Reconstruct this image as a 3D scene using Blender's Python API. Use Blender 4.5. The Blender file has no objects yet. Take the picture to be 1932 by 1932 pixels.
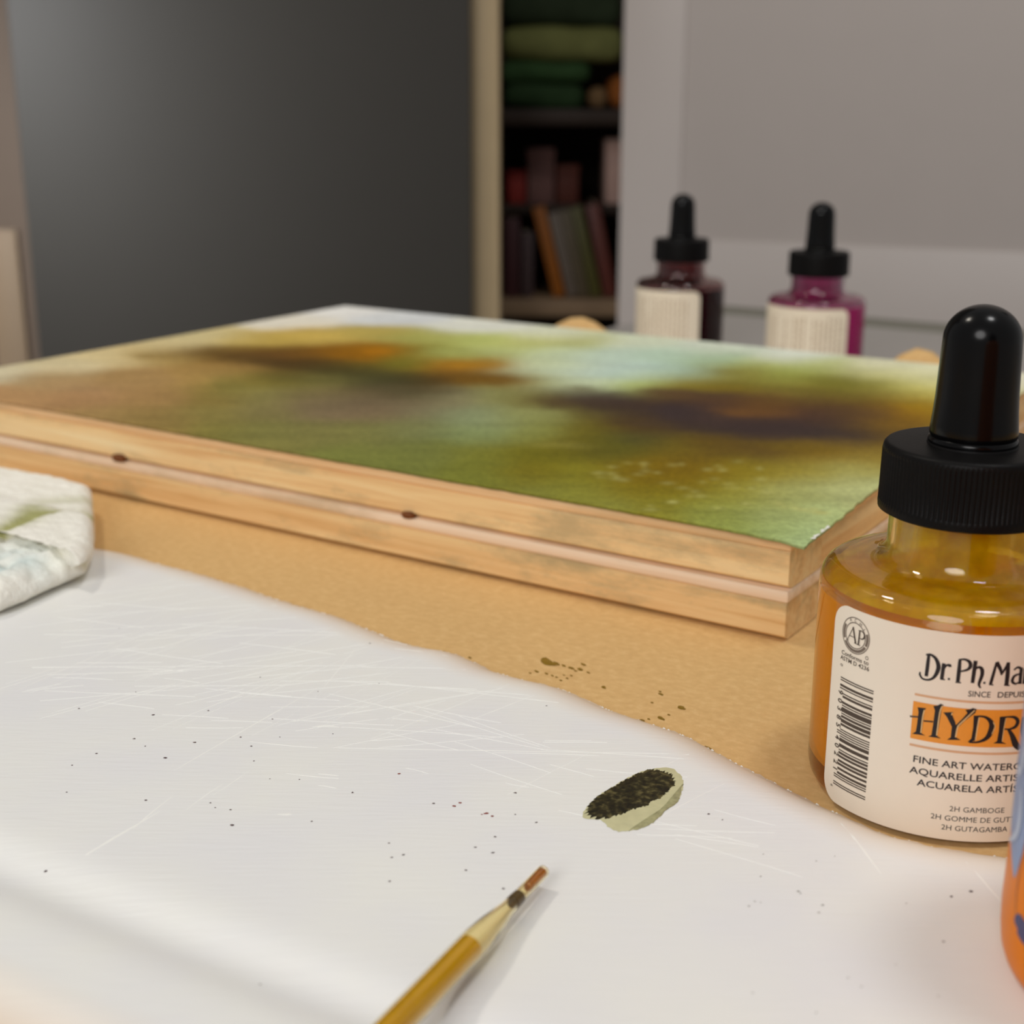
import bpy, bmesh, math, random, json
import numpy as np
from mathutils import Vector, Matrix, noise

scene = bpy.context.scene
col = scene.collection
random.seed(7)

# ------------------------------------------------------------------ camera
F = 2620.93 / 1932.0            # focal length in frame widths
PITCH, ROLL, CAM_H = 0.28390, 0.00084, 0.094235
cam_d = bpy.data.cameras.new('camera')
cam = bpy.data.objects.new('camera', cam_d)
col.objects.link(cam)
cam.location = (0, 0, CAM_H)
cam.rotation_euler = (Matrix.Rotation(math.pi / 2 - PITCH, 4, 'X') @ Matrix.Rotation(ROLL, 4, 'Z')).to_euler()
cam_d.sensor_width = 36.0
cam_d.lens = 36.0 * F
cam_d.clip_start = 0.005
cam_d.clip_end = 30
cam_d.dof.use_dof = True
cam_d.dof.focus_distance = 0.205
cam_d.dof.aperture_fstop = 25.0
scene.camera = cam

# ------------------------------------------------------------------ world, lights, exposure
world = bpy.data.worlds.new('world')
scene.world = world
world.use_nodes = True
bgn = world.node_tree.nodes['Background']
bgn.inputs[0].default_value = (1.0, 0.98, 0.96, 1)
bgn.inputs[1].default_value = 0.31
vs = scene.view_settings
vs.view_transform = 'Standard'
vs.look = 'None'
vs.exposure = 0.0
vs.gamma = 1.0
vs.use_curve_mapping = False


def area_light(name, loc, target, size, power, color):
    l = bpy.data.lights.new(name, 'AREA')
    l.shape = 'DISK'
    l.size = size
    l.energy = power
    l.color = color
    o = bpy.data.objects.new(name, l)
    col.objects.link(o)
    o.location = loc
    o.rotation_euler = (Vector(target) - Vector(loc)).to_track_quat('-Z', 'Y').to_euler()
    return o


area_light('ceiling_light', (0.36, 0.06, 1.42), (0.0, 0.25, 0), 0.26, 4.6, (1.0, 0.99, 0.985))
area_light('hanging_lamp_light', (-0.50, 0.48, 1.05), (0.0, 0.3, 0), 0.15, 2.7, (1.0, 0.92, 0.80))
area_light('room_fill_light', (-0.7, -1.3, 0.95), (0.0, 0.3, 0.0), 0.9, 14.8, (1.0, 0.98, 0.965))  # soft fill added behind the camera to brighten the front faces
area_light('door_gradient_light', (-0.62, 0.74, 0.28), (-0.42, 1.18, 0.06), 0.16, 0.46, (0.97, 0.98, 1.0)).data.spread = 1.02  # unseen light, added to grade the dark door from left to right

# ------------------------------------------------------------------ helpers
TH = PITCH
FW = Vector((0, math.cos(TH), -math.sin(TH)))
_r = Vector((1, 0, 0)); _u = _r.cross(FW)
RT = math.cos(ROLL) * _r + math.sin(ROLL) * _u
UP = -math.sin(ROLL) * _r + math.cos(ROLL) * _u
FPX = 2620.93
CAMP = Vector((0, 0, CAM_H))


def ray(px, py):
    return FW + RT * ((px - 966) / FPX) - UP * ((py - 966) / FPX)


def at(px, py, z=0.0):
    """the point of the photograph px,py that lies on the level z"""
    d = ray(px, py)
    return CAMP + d * ((z - CAM_H) / d.z)


def at_depth(px, py, depth):
    return CAMP + ray(px, py) * depth


def at_y(px, py, y):
    d = ray(px, py)
    return CAMP + d * (y / d.y)


def srgb(r, g, b):
    def f(c):
        c /= 255.0
        return c / 12.92 if c <= 0.04045 else ((c + 0.055) / 1.055) ** 2.4
    return (f(r), f(g), f(b))


def link(o, parent=None):
    col.objects.link(o)
    if parent is not None:
        o.parent = parent
    return o


def tag(o, label=None, cat=None, group=None, kind=None):
    if label: o['label'] = label
    if cat: o['category'] = cat
    if group: o['group'] = group
    if kind: o['kind'] = kind
    return o


def empty(name, loc=(0, 0, 0), rz=0.0):
    o = bpy.data.objects.new(name, None)
    o.empty_display_size = 0.01
    link(o)
    o.location = loc
    o.rotation_euler = (0, 0, rz)
    return o


def mesh_obj(name, verts, faces, mat, parent=None, smooth=False, sharp=None):
    me = bpy.data.meshes.new(name)
    me.from_pydata([tuple(v) for v in verts], [], faces)
    me.update()
    if smooth:
        me.polygons.foreach_set('use_smooth', [True] * len(me.polygons))
        if sharp is not None:
            me.set_sharp_from_angle(angle=math.radians(sharp))
    if mat: me.materials.append(mat)
    return link(bpy.data.objects.new(name, me), parent)


def bm_obj(name, bm, mat, parent=None, smooth=False, sharp=35):
    bmesh.ops.recalc_face_normals(bm, faces=bm.faces)
    me = bpy.data.meshes.new(name)
    bm.to_mesh(me); bm.free()
    if smooth:
        me.polygons.foreach_set('use_smooth', [True] * len(me.polygons))
        me.set_sharp_from_angle(angle=math.radians(sharp))
    if mat: me.materials.append(mat)
    return link(bpy.data.objects.new(name, me), parent)


def box_bm(lo, hi, bevel=0.0, seg=2):
    bm = bmesh.new()
    bmesh.ops.create_cube(bm, size=1.0)
    for v in bm.verts:
        v.co = Vector([lo[i] + (v.co[i] + 0.5) * (hi[i] - lo[i]) for i in range(3)])
    if bevel > 0:
        bmesh.ops.bevel(bm, geom=bm.edges[:], offset=bevel, segments=seg, profile=0.5, affect='EDGES')
    return bm


def box(name, lo, hi, mat, parent=None, bevel=0.0, seg=2):
    return bm_obj(name, box_bm(lo, hi, bevel, seg), mat, parent, smooth=bevel > 0)


def lathe(profile, n=96, closed_ends=True, rib=None):
    """profile: list of (r, z); rib: (z0, z1, count, depth) radial ribs."""
    verts, faces, rings = [], [], []
    for (r, z) in profile:
        if r < 1e-7:
            rings.append([len(verts)]); verts.append((0, 0, z)); continue
        ring = []
        for i in range(n):
            a = 2 * math.pi * i / n
            rr = r
            if rib and rib[0] <= z <= rib[1]:
                rr = r - rib[2] * (0.5 - 0.5 * math.cos(a * rib[3]))
            ring.append(len(verts)); verts.append((rr * math.cos(a), rr * math.sin(a), z))
        rings.append(ring)
    for A, B in zip(rings[:-1], rings[1:]):
        if len(A) == 1 and len(B) == 1: continue
        for i in range(n):
            j = (i + 1) % n
            if len(A) == 1: faces.append((A[0], B[j], B[i])[::-1])
            elif len(B) == 1: faces.append((A[i], A[j], B[0]))
            else: faces.append((A[i], A[j], B[j], B[i]))
    return verts, faces


def fix_normals(o):
    bm = bmesh.new(); bm.from_mesh(o.data)
    bmesh.ops.recalc_face_normals(bm, faces=bm.faces)
    bm.to_mesh(o.data); bm.free()
    return o


def lathe_obj(name, profile, mat, parent, n=96, sharp=40, rib=None):
    v, f = lathe(profile, n, rib=rib)
    o = mesh_obj(name, v, f, mat, parent)
    fix_normals(o)
    o.data.polygons.foreach_set('use_smooth', [True] * len(o.data.polygons))
    o.data.set_sharp_from_angle(angle=math.radians(sharp))
    return o


# ------------------------------------------------------------------ materials
def new_mat(name):
    m = bpy.data.materials.new(name)
    m.use_nodes = True
    nt = m.node_tree
    return m, nt, nt.nodes['Principled BSDF']


def plain(name, rgb, rough=0.5, spec=0.5, noise_scale=None, amount=0.06, bump=0.0, bump_scale=None, **kw):
    m, nt, p = new_mat(name)
    p.inputs['Base Color'].default_value = (*rgb, 1)
    p.inputs['Roughness'].default_value = rough
    p.inputs['Specular IOR Level'].default_value = spec
    for k, v in kw.items():
        p.inputs[k.replace('_', ' ')].default_value = v
    if noise_scale:
        tc = nt.nodes.new('ShaderNodeTexCoord')
        n = nt.nodes.new('ShaderNodeTexNoise')
        n.inputs['Scale'].default_value = noise_scale
        n.inputs['Detail'].default_value = 5
        nt.links.new(tc.outputs['Object'], n.inputs['Vector'])
        mix = nt.nodes.new('ShaderNodeMix'); mix.data_type = 'RGBA'
        mix.inputs[6].default_value = (*[c * (1 - amount) for c in rgb], 1)
        mix.inputs[7].default_value = (*[min(1, c * (1 + amount)) for c in rgb], 1)
        nt.links.new(n.outputs['Fac'], mix.inputs[0])
        nt.links.new(mix.outputs[2], p.inputs['Base Color'])
        if bump:
            n2 = nt.nodes.new('ShaderNodeTexNoise')
            n2.inputs['Scale'].default_value = bump_scale or noise_scale
            n2.inputs['Detail'].default_value = 3
            nt.links.new(tc.outputs['Object'], n2.inputs['Vector'])
            b = nt.nodes.new('ShaderNodeBump')
            b.inputs['Strength'].default_value = 1.0
            b.inputs['Distance'].default_value = bump
            nt.links.new(n2.outputs['Fac'], b.inputs['Height'])
            nt.links.new(b.outputs['Normal'], p.inputs['Normal'])
    return m


def ramp(nt, stops):
    r = nt.nodes.new('ShaderNodeValToRGB')
    e = r.color_ramp.elements
    while len(e) < len(stops): e.new(0.5)
    for el, (pos, c) in zip(e, stops):
        el.position = pos
        el.color = (*c, 1) if len(c) == 3 else c
    return r


def wood_mat(name, base, dark, light, stain=0.0, stretch=(14, 420, 420), seed=0.0, rough=0.55):
    m, nt, p = new_mat(name)
    tc = nt.nodes.new('ShaderNodeTexCoord')
    mp = nt.nodes.new('ShaderNodeMapping')
    mp.inputs['Scale'].default_value = stretch
    mp.inputs['Location'].default_value = (seed, seed * 1.7, seed * 0.6)
    nt.links.new(tc.outputs['Object'], mp.inputs['Vector'])
    n = nt.nodes.new('ShaderNodeTexNoise')
    n.inputs['Scale'].default_value = 1.0
    n.inputs['Detail'].default_value = 6
    n.inputs['Roughness'].default_value = 0.6
    n.inputs['Distortion'].default_value = 0.6
    nt.links.new(mp.outputs['Vector'], n.inputs['Vector'])
    r = ramp(nt, [(0.28, dark), (0.5, base), (0.72, light)])
    nt.links.new(n.outputs['Fac'], r.inputs['Fac'])
    out = r.outputs['Color']
    if stain > 0:
        mp2 = nt.nodes.new('ShaderNodeMapping')
        mp2.inputs['Scale'].default_value = (20, 60, 60)
        mp2.inputs['Location'].default_value = (seed * 3 + 2.2, 0, 0)
        nt.links.new(tc.outputs['Object'], mp2.inputs['Vector'])
        n2 = nt.nodes.new('ShaderNodeTexNoise')
        n2.inputs['Scale'].default_value = 1.0
        n2.inputs['Detail'].default_value = 7
        n2.inputs['Roughness'].default_value = 0.7
        nt.links.new(mp2.outputs['Vector'], n2.inputs['Vector'])
        rr = ramp(nt, [(0.49, (0, 0, 0)), (0.62, (stain, stain, stain))])
        nt.links.new(n2.outputs['Fac'], rr.inputs['Fac'])
        mix = nt.nodes.new('ShaderNodeMix'); mix.data_type = 'RGBA'
        nt.links.new(rr.outputs['Color'], mix.inputs[0])
        nt.links.new(out, mix.inputs[6])
        mix.inputs[7].default_value = (*srgb(176, 158, 118), 1)
        out = mix.outputs[2]
    nt.links.new(out, p.inputs['Base Color'])
    p.inputs['Roughness'].default_value = rough
    p.inputs['Specular IOR Level'].default_value = 0.3
    b = nt.nodes.new('ShaderNodeBump')
    b.inputs['Distance'].default_value = 0.00006
    nt.links.new(n.outputs['Fac'], b.inputs['Height'])
    nt.links.new(b.outputs['Normal'], p.inputs['Normal'])
    return m


def attr_mat(name, attr, rough=0.6, spec=0.3, bump=0.0, bump_scale=1000.0, grain=0.0, grain_scale=900.0):
    m, nt, p = new_mat(name)
    a = nt.nodes.new('ShaderNodeAttribute'); a.attribute_name = attr
    out = a.outputs['Color']
    tc = nt.nodes.new('ShaderNodeTexCoord')
    if grain:
        n = nt.nodes.new('ShaderNodeTexNoise')
        n.inputs['Scale'].default_value = grain_scale
        n.inputs['Detail'].default_value = 3
        nt.links.new(tc.outputs['Object'], n.inputs['Vector'])
        mr = nt.nodes.new('ShaderNodeMapRange')
        mr.inputs[1].default_value = 0.3; mr.inputs[2].default_value = 0.7
        mr.inputs[3].default_value = 1 - grain; mr.inputs[4].default_value = 1 + grain
        nt.links.new(n.outputs['Fac'], mr.inputs[0])
        mul = nt.nodes.new('ShaderNodeVectorMath'); mul.operation = 'SCALE'
        nt.links.new(out, mul.inputs[0]); nt.links.new(mr.outputs[0], mul.inputs['Scale'])
        out = mul.outputs[0]
    nt.links.new(out, p.inputs['Base Color'])
    p.inputs['Roughness'].default_value = rough
    p.inputs['Specular IOR Level'].default_value = spec
    if bump:
        n = nt.nodes.new('ShaderNodeTexNoise')
        n.inputs['Scale'].default_value = bump_scale
        n.inputs['Detail'].default_value = 2
        nt.links.new(tc.outputs['Object'], n.inputs['Vector'])
        b = nt.nodes.new('ShaderNodeBump')
        b.inputs['Distance'].default_value = bump
        nt.links.new(n.outputs['Fac'], b.inputs['Height'])
        nt.links.new(b.outputs['Normal'], p.inputs['Normal'])
    return m


def glass_mat(name, rgb, rough=0.0, ior=1.5, clear=0.0):
    m, nt, p = new_mat(name)
    p.inputs['Base Color'].default_value = (*rgb, 1)
    p.inputs['Roughness'].default_value = rough
    p.inputs['IOR'].default_value = ior
    p.inputs['Transmission Weight'].default_value = 1.0
    if clear:
        t = nt.nodes.new('ShaderNodeBsdfTransparent'); t.inputs[0].default_value = (*rgb, 1)
        mx = nt.nodes.new('ShaderNodeMixShader'); mx.inputs[0].default_value = clear
        nt.links.new(p.outputs[0], mx.inputs[1]); nt.links.new(t.outputs[0], mx.inputs[2])
        nt.links.new(mx.outputs[0], nt.nodes['Material Output'].inputs[0])
    return m


def set_color_attr(o, name, cols):
    at_ = o.data.color_attributes.new(name, 'FLOAT_COLOR', 'POINT')
    arr = np.ones((len(o.data.vertices), 4), np.float32)
    arr[:, :3] = cols
    at_.data.foreach_set('color', arr.ravel())


M = {}
M['black_rubber'] = plain('black_rubber', srgb(7, 7, 8), 0.2, 0.2, noise_scale=300, amount=0.2)
M['black_plastic'] = plain('black_plastic', srgb(15, 14, 14), 0.45, 0.10, noise_scale=900, amount=0.25, bump=0.00003, bump_scale=2500)
M['label_paper'] = plain('label_paper', srgb(238, 226, 208), 0.42, 0.4, noise_scale=500, amount=0.015)
M['label_far'] = plain('label_paper_lit', srgb(254, 240, 214), 0.5, 0.3, noise_scale=500, amount=0.015)  # same label paper made lighter, for the stronger light on the far bottles
M['ink_faint'] = plain('faint_print', srgb(206, 184, 154), 0.5, 0.3, noise_scale=2000, amount=0.2)  # far print lightened as well, for that stronger light
M['ink_black'] = plain('ink_black', srgb(38, 32, 34), 0.45, 0.3, noise_scale=2000, amount=0.3)
M['ink_grey'] = plain('ink_grey', srgb(118, 104, 92), 0.5, 0.3, noise_scale=2000, amount=0.2)
M['ink_brown'] = plain('ink_brown', srgb(80, 68, 58), 0.5, 0.3, noise_scale=2000, amount=0.2)
M['ink_orange'] = plain('ink_orange', srgb(232, 150, 52), 0.42, 0.4, noise_scale=1200, amount=0.08)
M['ink_rust'] = plain('ink_rust', srgb(218, 172, 132), 0.42, 0.4, noise_scale=1200, amount=0.08)
M['ink_highlight'] = plain('ink_highlight', srgb(225, 190, 135), 0.45, 0.3, noise_scale=1200, amount=0.05)
M['pine'] = wood_mat('pine', srgb(236, 198, 142), srgb(216, 168, 108), srgb(246, 216, 162), stain=0.75)
M['pine_upper'] = wood_mat('pine_upper', srgb(248, 213, 156), srgb(228, 178, 120), srgb(254, 230, 180), stain=0.6, seed=3.4)
M['plywood'] = wood_mat('plywood', srgb(242, 214, 184), srgb(230, 194, 158), srgb(248, 226, 200), stain=0.4, seed=1.3)
M['plywood_upper'] = wood_mat('plywood_upper', srgb(240, 200, 150), srgb(224, 176, 124), srgb(246, 214, 170), stain=0.3, seed=5.3)
M['knot'] = plain('knot', srgb(112, 64, 30), 0.5, 0.2, noise_scale=900, amount=0.4)

# ------------------------------------------------------------------ layout of the desk (millimetre-true)
YAW = -0.58153
C0 = Vector((0.05003, 0.23727, 0.0))
U = Vector((-math.cos(YAW), -math.sin(YAW), 0.0))    # along the panel's front edge to the left
V = Vector((-math.sin(YAW), math.cos(YAW), 0.0))     # away from the viewer
RZ = YAW + math.pi                                   # local x = U, local y = -V


def uv(u, v, z=0.0):
    return C0 + U * u + V * v + Vector((0, 0, z))


# in a local frame with origin C0 and rotation RZ, the point uv(u, v) is (u, -v)
def lbox(name, u0, u1, v0, v1, z0, z1, mat, parent, bevel=0.0, seg=2):
    return box(name, (u0, -v1, z0), (u1, -v0, z1), mat, parent, bevel, seg)


# ------------------------------------------------------------------ setting: floor, doors, closet
FLOOR_Z = -0.76
m_floor = wood_mat('floor_boards', srgb(120, 92, 66), srgb(98, 72, 50), srgb(140, 110, 82), stretch=(2, 30, 30))
fl = empty('floor')
tag(fl, kind='structure')
fl.location = (0, 0, FLOOR_Z)
fi = 0
proto_plank = None
for k in range(20):
    for j in range(2):
        if proto_plank is None:
            proto_plank = box('floor_board', (-0.898, -0.073, -0.02), (0.898, 0.073, 0.0), m_floor, fl, 0.001, 1)
            o = proto_plank
        else:
            o = proto_plank.copy(); col.objects.link(o); o.parent = fl
        o.location = (-0.9 + 1.8 * j + (0.35 if k % 2 else 0.0), -0.9 + 0.148 * k, 0)

# white shaker door on the right, its right end a little nearer
m_white = plain('white_door_paint', srgb(193, 185, 180), 0.45, 0.4, noise_scale=30, amount=0.02)
pA = at_depth(1171, 300, 1.28); pA.z = 0
pB = at_depth(1932, 300, 1.15); pB.z = 0
dv = (pB - pA); dv.normalize()
dn = Vector((dv.y, -dv.x, 0))                      # towards the viewer
door2 = empty('door_2', (pA.x, pA.y, 0), math.atan2(dv.y, dv.x))
tag(door2, kind='structure')
DW, DZ0, DZ1 = 0.78, FLOOR_Z + 0.012, 1.25
st = 0.058


def door_z(py):
    p = at_depth(1350, py, 1.255)
    return p.z


RZ0 = door_z(458)                                  # lower border of the recessed panel
lo_rail = RZ0 - 0.14
box('stile', (0, 0, DZ0), (st, 0.034, DZ1), m_white, door2, 0.0015)
box('stile', (DW - st, 0, DZ0), (DW, 0.034, DZ1), m_white, door2, 0.0015)
box('rail', (st, 0.0, lo_rail), (DW - st, 0.034, RZ0), m_white, door2, 0.0015)
box('rail', (st, 0.0, DZ0), (DW - st, 0.034, DZ0 + 0.14), m_white, door2, 0.0015)
box('rail', (st, 0.0, DZ1 - 0.12), (DW - st, 0.034, DZ1), m_white, door2, 0.0015)
box('door_panel', (st - 0.003, 0.0025, RZ0 - 0.003), (DW - st + 0.003, 0.026, DZ1 - 0.117), m_white, door2, 0.0022)
box('door_panel', (st - 0.004, 0.009, DZ0 + 0.136), (DW - st + 0.004, 0.026, lo_rail + 0.004), m_white, door2, 0.0)

# dark grey door on the left
m_dark = plain('dark_grey_door_paint', srgb(60, 58, 54), 0.5, 0.4, noise_scale=25, amount=0.03)
qA = at_depth(44, 350, 1.19); qA.z = 0
qB = at_depth(890, 350, 1.25); qB.z = 0
qv = (qB - qA); L1 = qv.length; qv.normalize()
door1 = empty('door_1', (qA.x, qA.y, 0), math.atan2(qv.y, qv.x))
tag(door1, kind='structure')
box('door_leaf', (0, 0, DZ0), (L1, 0.036, DZ1), m_dark, door1, 0.002)
m_steel = plain('brushed_steel', (0.5, 0.5, 0.5), 0.35, 0.5, noise_scale=200, Metallic=1.0)
v_, f_ = lathe([(0.0, 0.0), (0.012, 0.0), (0.012, 0.012), (0.006, 0.014), (0.006, 0.03), (0.016, 0.034), (0.016, 0.05), (0.0, 0.054)], 24)
kn = mesh_obj('door_knob', v_, f_, m_steel, door1, smooth=True, sharp=40)
kn.rotation_euler = (math.pi / 2, 0, 0); kn.location = (0.06, 0.0, 0.27)

# tan casing between the dark door and the closet opening
m_tan = plain('tan_casing', srgb(178, 158, 124), 0.5, 0.35, noise_scale=40, amount=0.05)
cA = at_depth(889, 350, 1.27); cB = at_depth(943, 350, 1.27)
tr = box('trim_1', (cA.x, cA.y, FLOOR_Z), (cB.x, cA.y + 0.10, 1.25), m_tan, None, 0.002)
tag(tr, kind='structure')
# post and wall at the far left
m_brown = plain('brown_wall_paint', srgb(104, 90, 78), 0.6, 0.3, noise_scale=40, amount=0.04)
wA = at_depth(-700, 350, 1.29); wB = at_depth(80, 350, 1.29)
wl = box('wall_left', (wA.x, wA.y, FLOOR_Z), (wB.x, wA.y + 0.08, 1.25), m_brown, None)
tag(wl, kind='structure')
tA = at_depth(-60, 350, 1.26); tB = at_depth(3, 350, 1.26)
tr2 = box('trim_2', (tA.x, wA.y - 0.005, FLOOR_Z), (tB.x, wA.y - 0.0005, at_depth(5, 440, 1.26).z), plain('tan_post', srgb(140, 120, 96), 0.5, 0.3, noise_scale=40, amount=0.05), None, 0.002)
tag(tr2, kind='structure')
# closet shell behind the gap
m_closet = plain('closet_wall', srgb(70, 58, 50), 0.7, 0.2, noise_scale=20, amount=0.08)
yb = 1.78
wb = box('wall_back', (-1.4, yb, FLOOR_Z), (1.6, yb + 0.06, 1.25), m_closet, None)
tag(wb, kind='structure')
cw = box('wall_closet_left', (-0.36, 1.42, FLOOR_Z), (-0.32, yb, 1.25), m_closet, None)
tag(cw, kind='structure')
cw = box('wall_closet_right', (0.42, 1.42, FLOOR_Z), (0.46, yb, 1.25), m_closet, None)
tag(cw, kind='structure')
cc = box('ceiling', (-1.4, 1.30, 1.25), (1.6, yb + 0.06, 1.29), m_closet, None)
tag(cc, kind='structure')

YS = 1.50       # front of the closet shelves
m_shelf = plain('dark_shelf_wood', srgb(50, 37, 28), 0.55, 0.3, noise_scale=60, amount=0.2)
m_shelf2 = plain('tan_shelf_wood', srgb(150, 124, 96), 0.55, 0.3, noise_scale=60, amount=0.15)
z_hi = at_y(1050, 206, YS).z
z_lo = at_y(1050, 566, YS).z
sh = empty('closet_shelves', (0, YS, 0))
tag(sh, 'dark shelving unit in the gap between the two doors', 'shelves')
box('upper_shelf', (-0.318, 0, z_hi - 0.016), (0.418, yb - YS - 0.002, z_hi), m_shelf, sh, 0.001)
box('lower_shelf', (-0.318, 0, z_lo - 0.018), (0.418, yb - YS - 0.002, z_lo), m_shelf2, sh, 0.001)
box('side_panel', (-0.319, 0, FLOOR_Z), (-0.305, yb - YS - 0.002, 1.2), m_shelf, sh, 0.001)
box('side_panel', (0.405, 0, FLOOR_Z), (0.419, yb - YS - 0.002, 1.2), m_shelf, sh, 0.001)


def soft_slab(name, lo, hi, mat, wob, seed):
    bm = box_bm(lo, hi, min(hi[2] - lo[2], hi[1] - lo[1]) * 0.42, 4)
    bmesh.ops.subdivide_edges(bm, edges=[e for e in bm.edges if e.calc_length() > 0.05], cuts=6, use_grid_fill=True)
    for v in bm.verts:
        if v.co.z > lo[2] + 1e-4:
            v.co.z += noise.noise(v.co * 30 + Vector((seed, 0, 0))) * wob
        v.co.y += noise.noise(v.co * 25 + Vector((0, seed, 5))) * wob
    return bm_obj(name, bm, mat, None, True, 60)


# folded cloths on the upper shelf
cl = [('dark green folded cloth, lowest of the pile on the closet shelf', 158, 205, 950, 1105, srgb(46, 66, 40)),
      ('bright green folded cloth second from the bottom of the closet pile', 122, 158, 944, 1115, srgb(56, 82, 48)),
      ('olive green folded cloth in the middle of the closet pile', 60, 122, 946, 1180, srgb(122, 124, 74)),
      ('blackish green folded cloth on top of the closet pile', 0, 60, 944, 1175, srgb(52, 62, 44))]
zc = z_hi
for i, (lab, y0, y1, x0, x1, c) in enumerate(cl):
    hgt = (y1 - y0) * YS / 2620.9
    xa, xb = at_y(x0, 100, YS + 0.02).x, at_y(x1, 100, YS + 0.02).x
    o = soft_slab('folded_cloth', (xa, YS + 0.015 + 0.004 * i, zc), (xb, YS + 0.20, zc + hgt), plain('cloth_%d' % i, c, 0.85, 0.1, noise_scale=60, amount=0.3), 0.003, i * 3.1)
    tag(o, lab, 'cloth', 'folded cloths on the upper closet shelf')
    zc += hgt
xa = at_y(1112, 180, YS).x; xb = at_y(1148, 180, YS).x
o = soft_slab('folded_cloth', (xa, YS + 0.005, z_hi), (xb, YS + 0.10, z_hi + 0.022), plain('cloth_tan', srgb(124, 98, 68), 0.85, 0.1, noise_scale=60, amount=0.3), 0.002, 20)
tag(o, 'small tan folded cloth beside the dark green one on the closet shelf', 'cloth', 'folded cloths on the upper closet shelf')
xa = at_y(1150, 180, YS).x; xb = at_y(1195, 180, YS).x
o = soft_slab('folded_cloth', (xa, YS + 0.003, z_hi), (xb, YS + 0.10, z_hi + 0.034), plain('cloth_rust', srgb(146, 86, 40), 0.85, 0.1, noise_scale=60, amount=0.3), 0.002, 25)
tag(o, 'rust orange folded cloth at the right end of the closet shelf', 'cloth', 'folded cloths on the upper closet shelf')

# books leaning on the lower shelf
m_pages = plain('book_pages', srgb(206, 194, 170), 0.8, 0.2, noise_scale=200, amount=0.08)


def book(label, px, thick, height, lean, c, depth=0.13, dy=0.02):
    x = at_y(px, 560, YS).x
    e = empty('book', (x, YS + dy, z_lo))
    e.rotation_euler = (0, -math.radians(lean), 0)
    if lean > 0:
        e.location.z += 0.0
    m = plain('book_cover_' + label[:9].strip(), c, 0.5, 0.4, noise_scale=80, amount=0.2)
    bt = 0.0018
    box('cover_board', (0, 0, 0), (bt, depth, height), m, e, 0.0004)
    box('cover_board', (thick - bt, 0, 0), (thick, depth, height), m, e, 0.0004)
    box('spine', (0, -0.0015, 0), (thick, bt, height), m, e, 0.0006)
    box('pages', (bt, bt, 0.002), (thick - bt, depth - 0.003, height - 0.002), m_pages, e)
    tag(e, label, 'book', 'books leaning on the lower closet shelf')
    return e


book('upright dark maroon book at the left of the closet row', 952, 0.016, 0.085, 0, srgb(70, 34, 36))
book('short brown book beside the maroon one in the closet', 984, 0.013, 0.070, 0, srgb(78, 60, 60))
book('orange book leaning left in the closet row', 1046, 0.013, 0.098, 14, srgb(158, 90, 16))
book('grey book leaning against the orange one in the closet', 1072, 0.012, 0.092, 14, srgb(116, 104, 92))
book('tan book leaning between the grey and olive ones in the closet', 1095, 0.011, 0.095, 14, srgb(100, 88, 66))
book('olive book leaning to the right of the tan one in the closet', 1117, 0.012, 0.098, 14, srgb(88, 84, 36))
book('dark red book half hidden behind the white door edge', 1142, 0.014, 0.100, 12, srgb(104, 50, 40))

# boxes stored in the dark middle of the closet
msh_z = at_y(1050, 385, YS + 0.05).z
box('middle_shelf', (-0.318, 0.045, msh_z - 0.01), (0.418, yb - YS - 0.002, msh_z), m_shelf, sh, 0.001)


def carton(label, x0, x1, y0, y1, c, name='carton'):
    a = at_y(x0, y1, YS + 0.06); b = at_y(x1, y0, YS + 0.06)
    m = plain('carton_' + label[:8].strip(), c, 0.6, 0.3, noise_scale=60, amount=0.15)
    e = empty(name, ((a.x + b.x) / 2, YS + 0.06, a.z))
    w, h = (b.x - a.x) / 2, b.z - a.z
    box('body', (-w, 0, 0), (w, 0.09, h * 0.8), m, e, 0.001)
    box('lid', (-w - 0.0008, -0.0008, h * 0.8), (w + 0.0008, 0.0908, h), m, e, 0.001)
    tag(e, label, 'box', 'boxes on the middle closet shelf')
    return e


carton('small red box at the left on the middle closet shelf', 958, 992, 322, 385, srgb(150, 48, 40))
carton('dusky pink box standing behind the red one in the closet', 996, 1046, 280, 385, srgb(128, 92, 86))
carton('dark brown red box in the middle of the closet shelf', 1050, 1092, 312, 385, srgb(104, 54, 42))
carton('pale pink box at the right behind the white door edge', 1142, 1200, 262, 385, srgb(206, 170, 156))

# ------------------------------------------------------------------ desk
m_desk = plain('grey_laminate', srgb(168, 163, 158), 0.4, 0.4, noise_scale=300, amount=0.03)
m_band = plain('grey_leg_shadow_band', srgb(120, 118, 106), 0.5, 0.3, noise_scale=200, amount=0.05)
DZ = -0.0105
desk = empty('desk', (C0.x, C0.y, 0), RZ)
tag(desk, 'grey topped desk carrying the paper covered board and the bottles', 'desk')
DU0, DU1, DV0, DV1 = -0.62, 0.247, -0.62, 0.447
lbox('desk_top', DU0, DU1, DV0, DV1, DZ - 0.024, DZ, m_desk, desk, 0.001)
lbox('shadow_strip', DU0, DU1, DV1, DV1 + 0.045, DZ - 0.024, DZ - 0.002, m_band, desk, 0.001)  # dark strip standing in for the shaded gap behind the desk
for (u, v) in ((DU0 + 0.05, DV0 + 0.05), (DU1 - 0.05, DV0 + 0.05), (DU0 + 0.05, DV1 - 0.05), (DU1 - 0.05, DV1 - 0.05)):
    lbox('leg', u - 0.022, u + 0.022, v - 0.022, v + 0.022, FLOOR_Z, DZ - 0.024, m_band, desk, 0.002)

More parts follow.
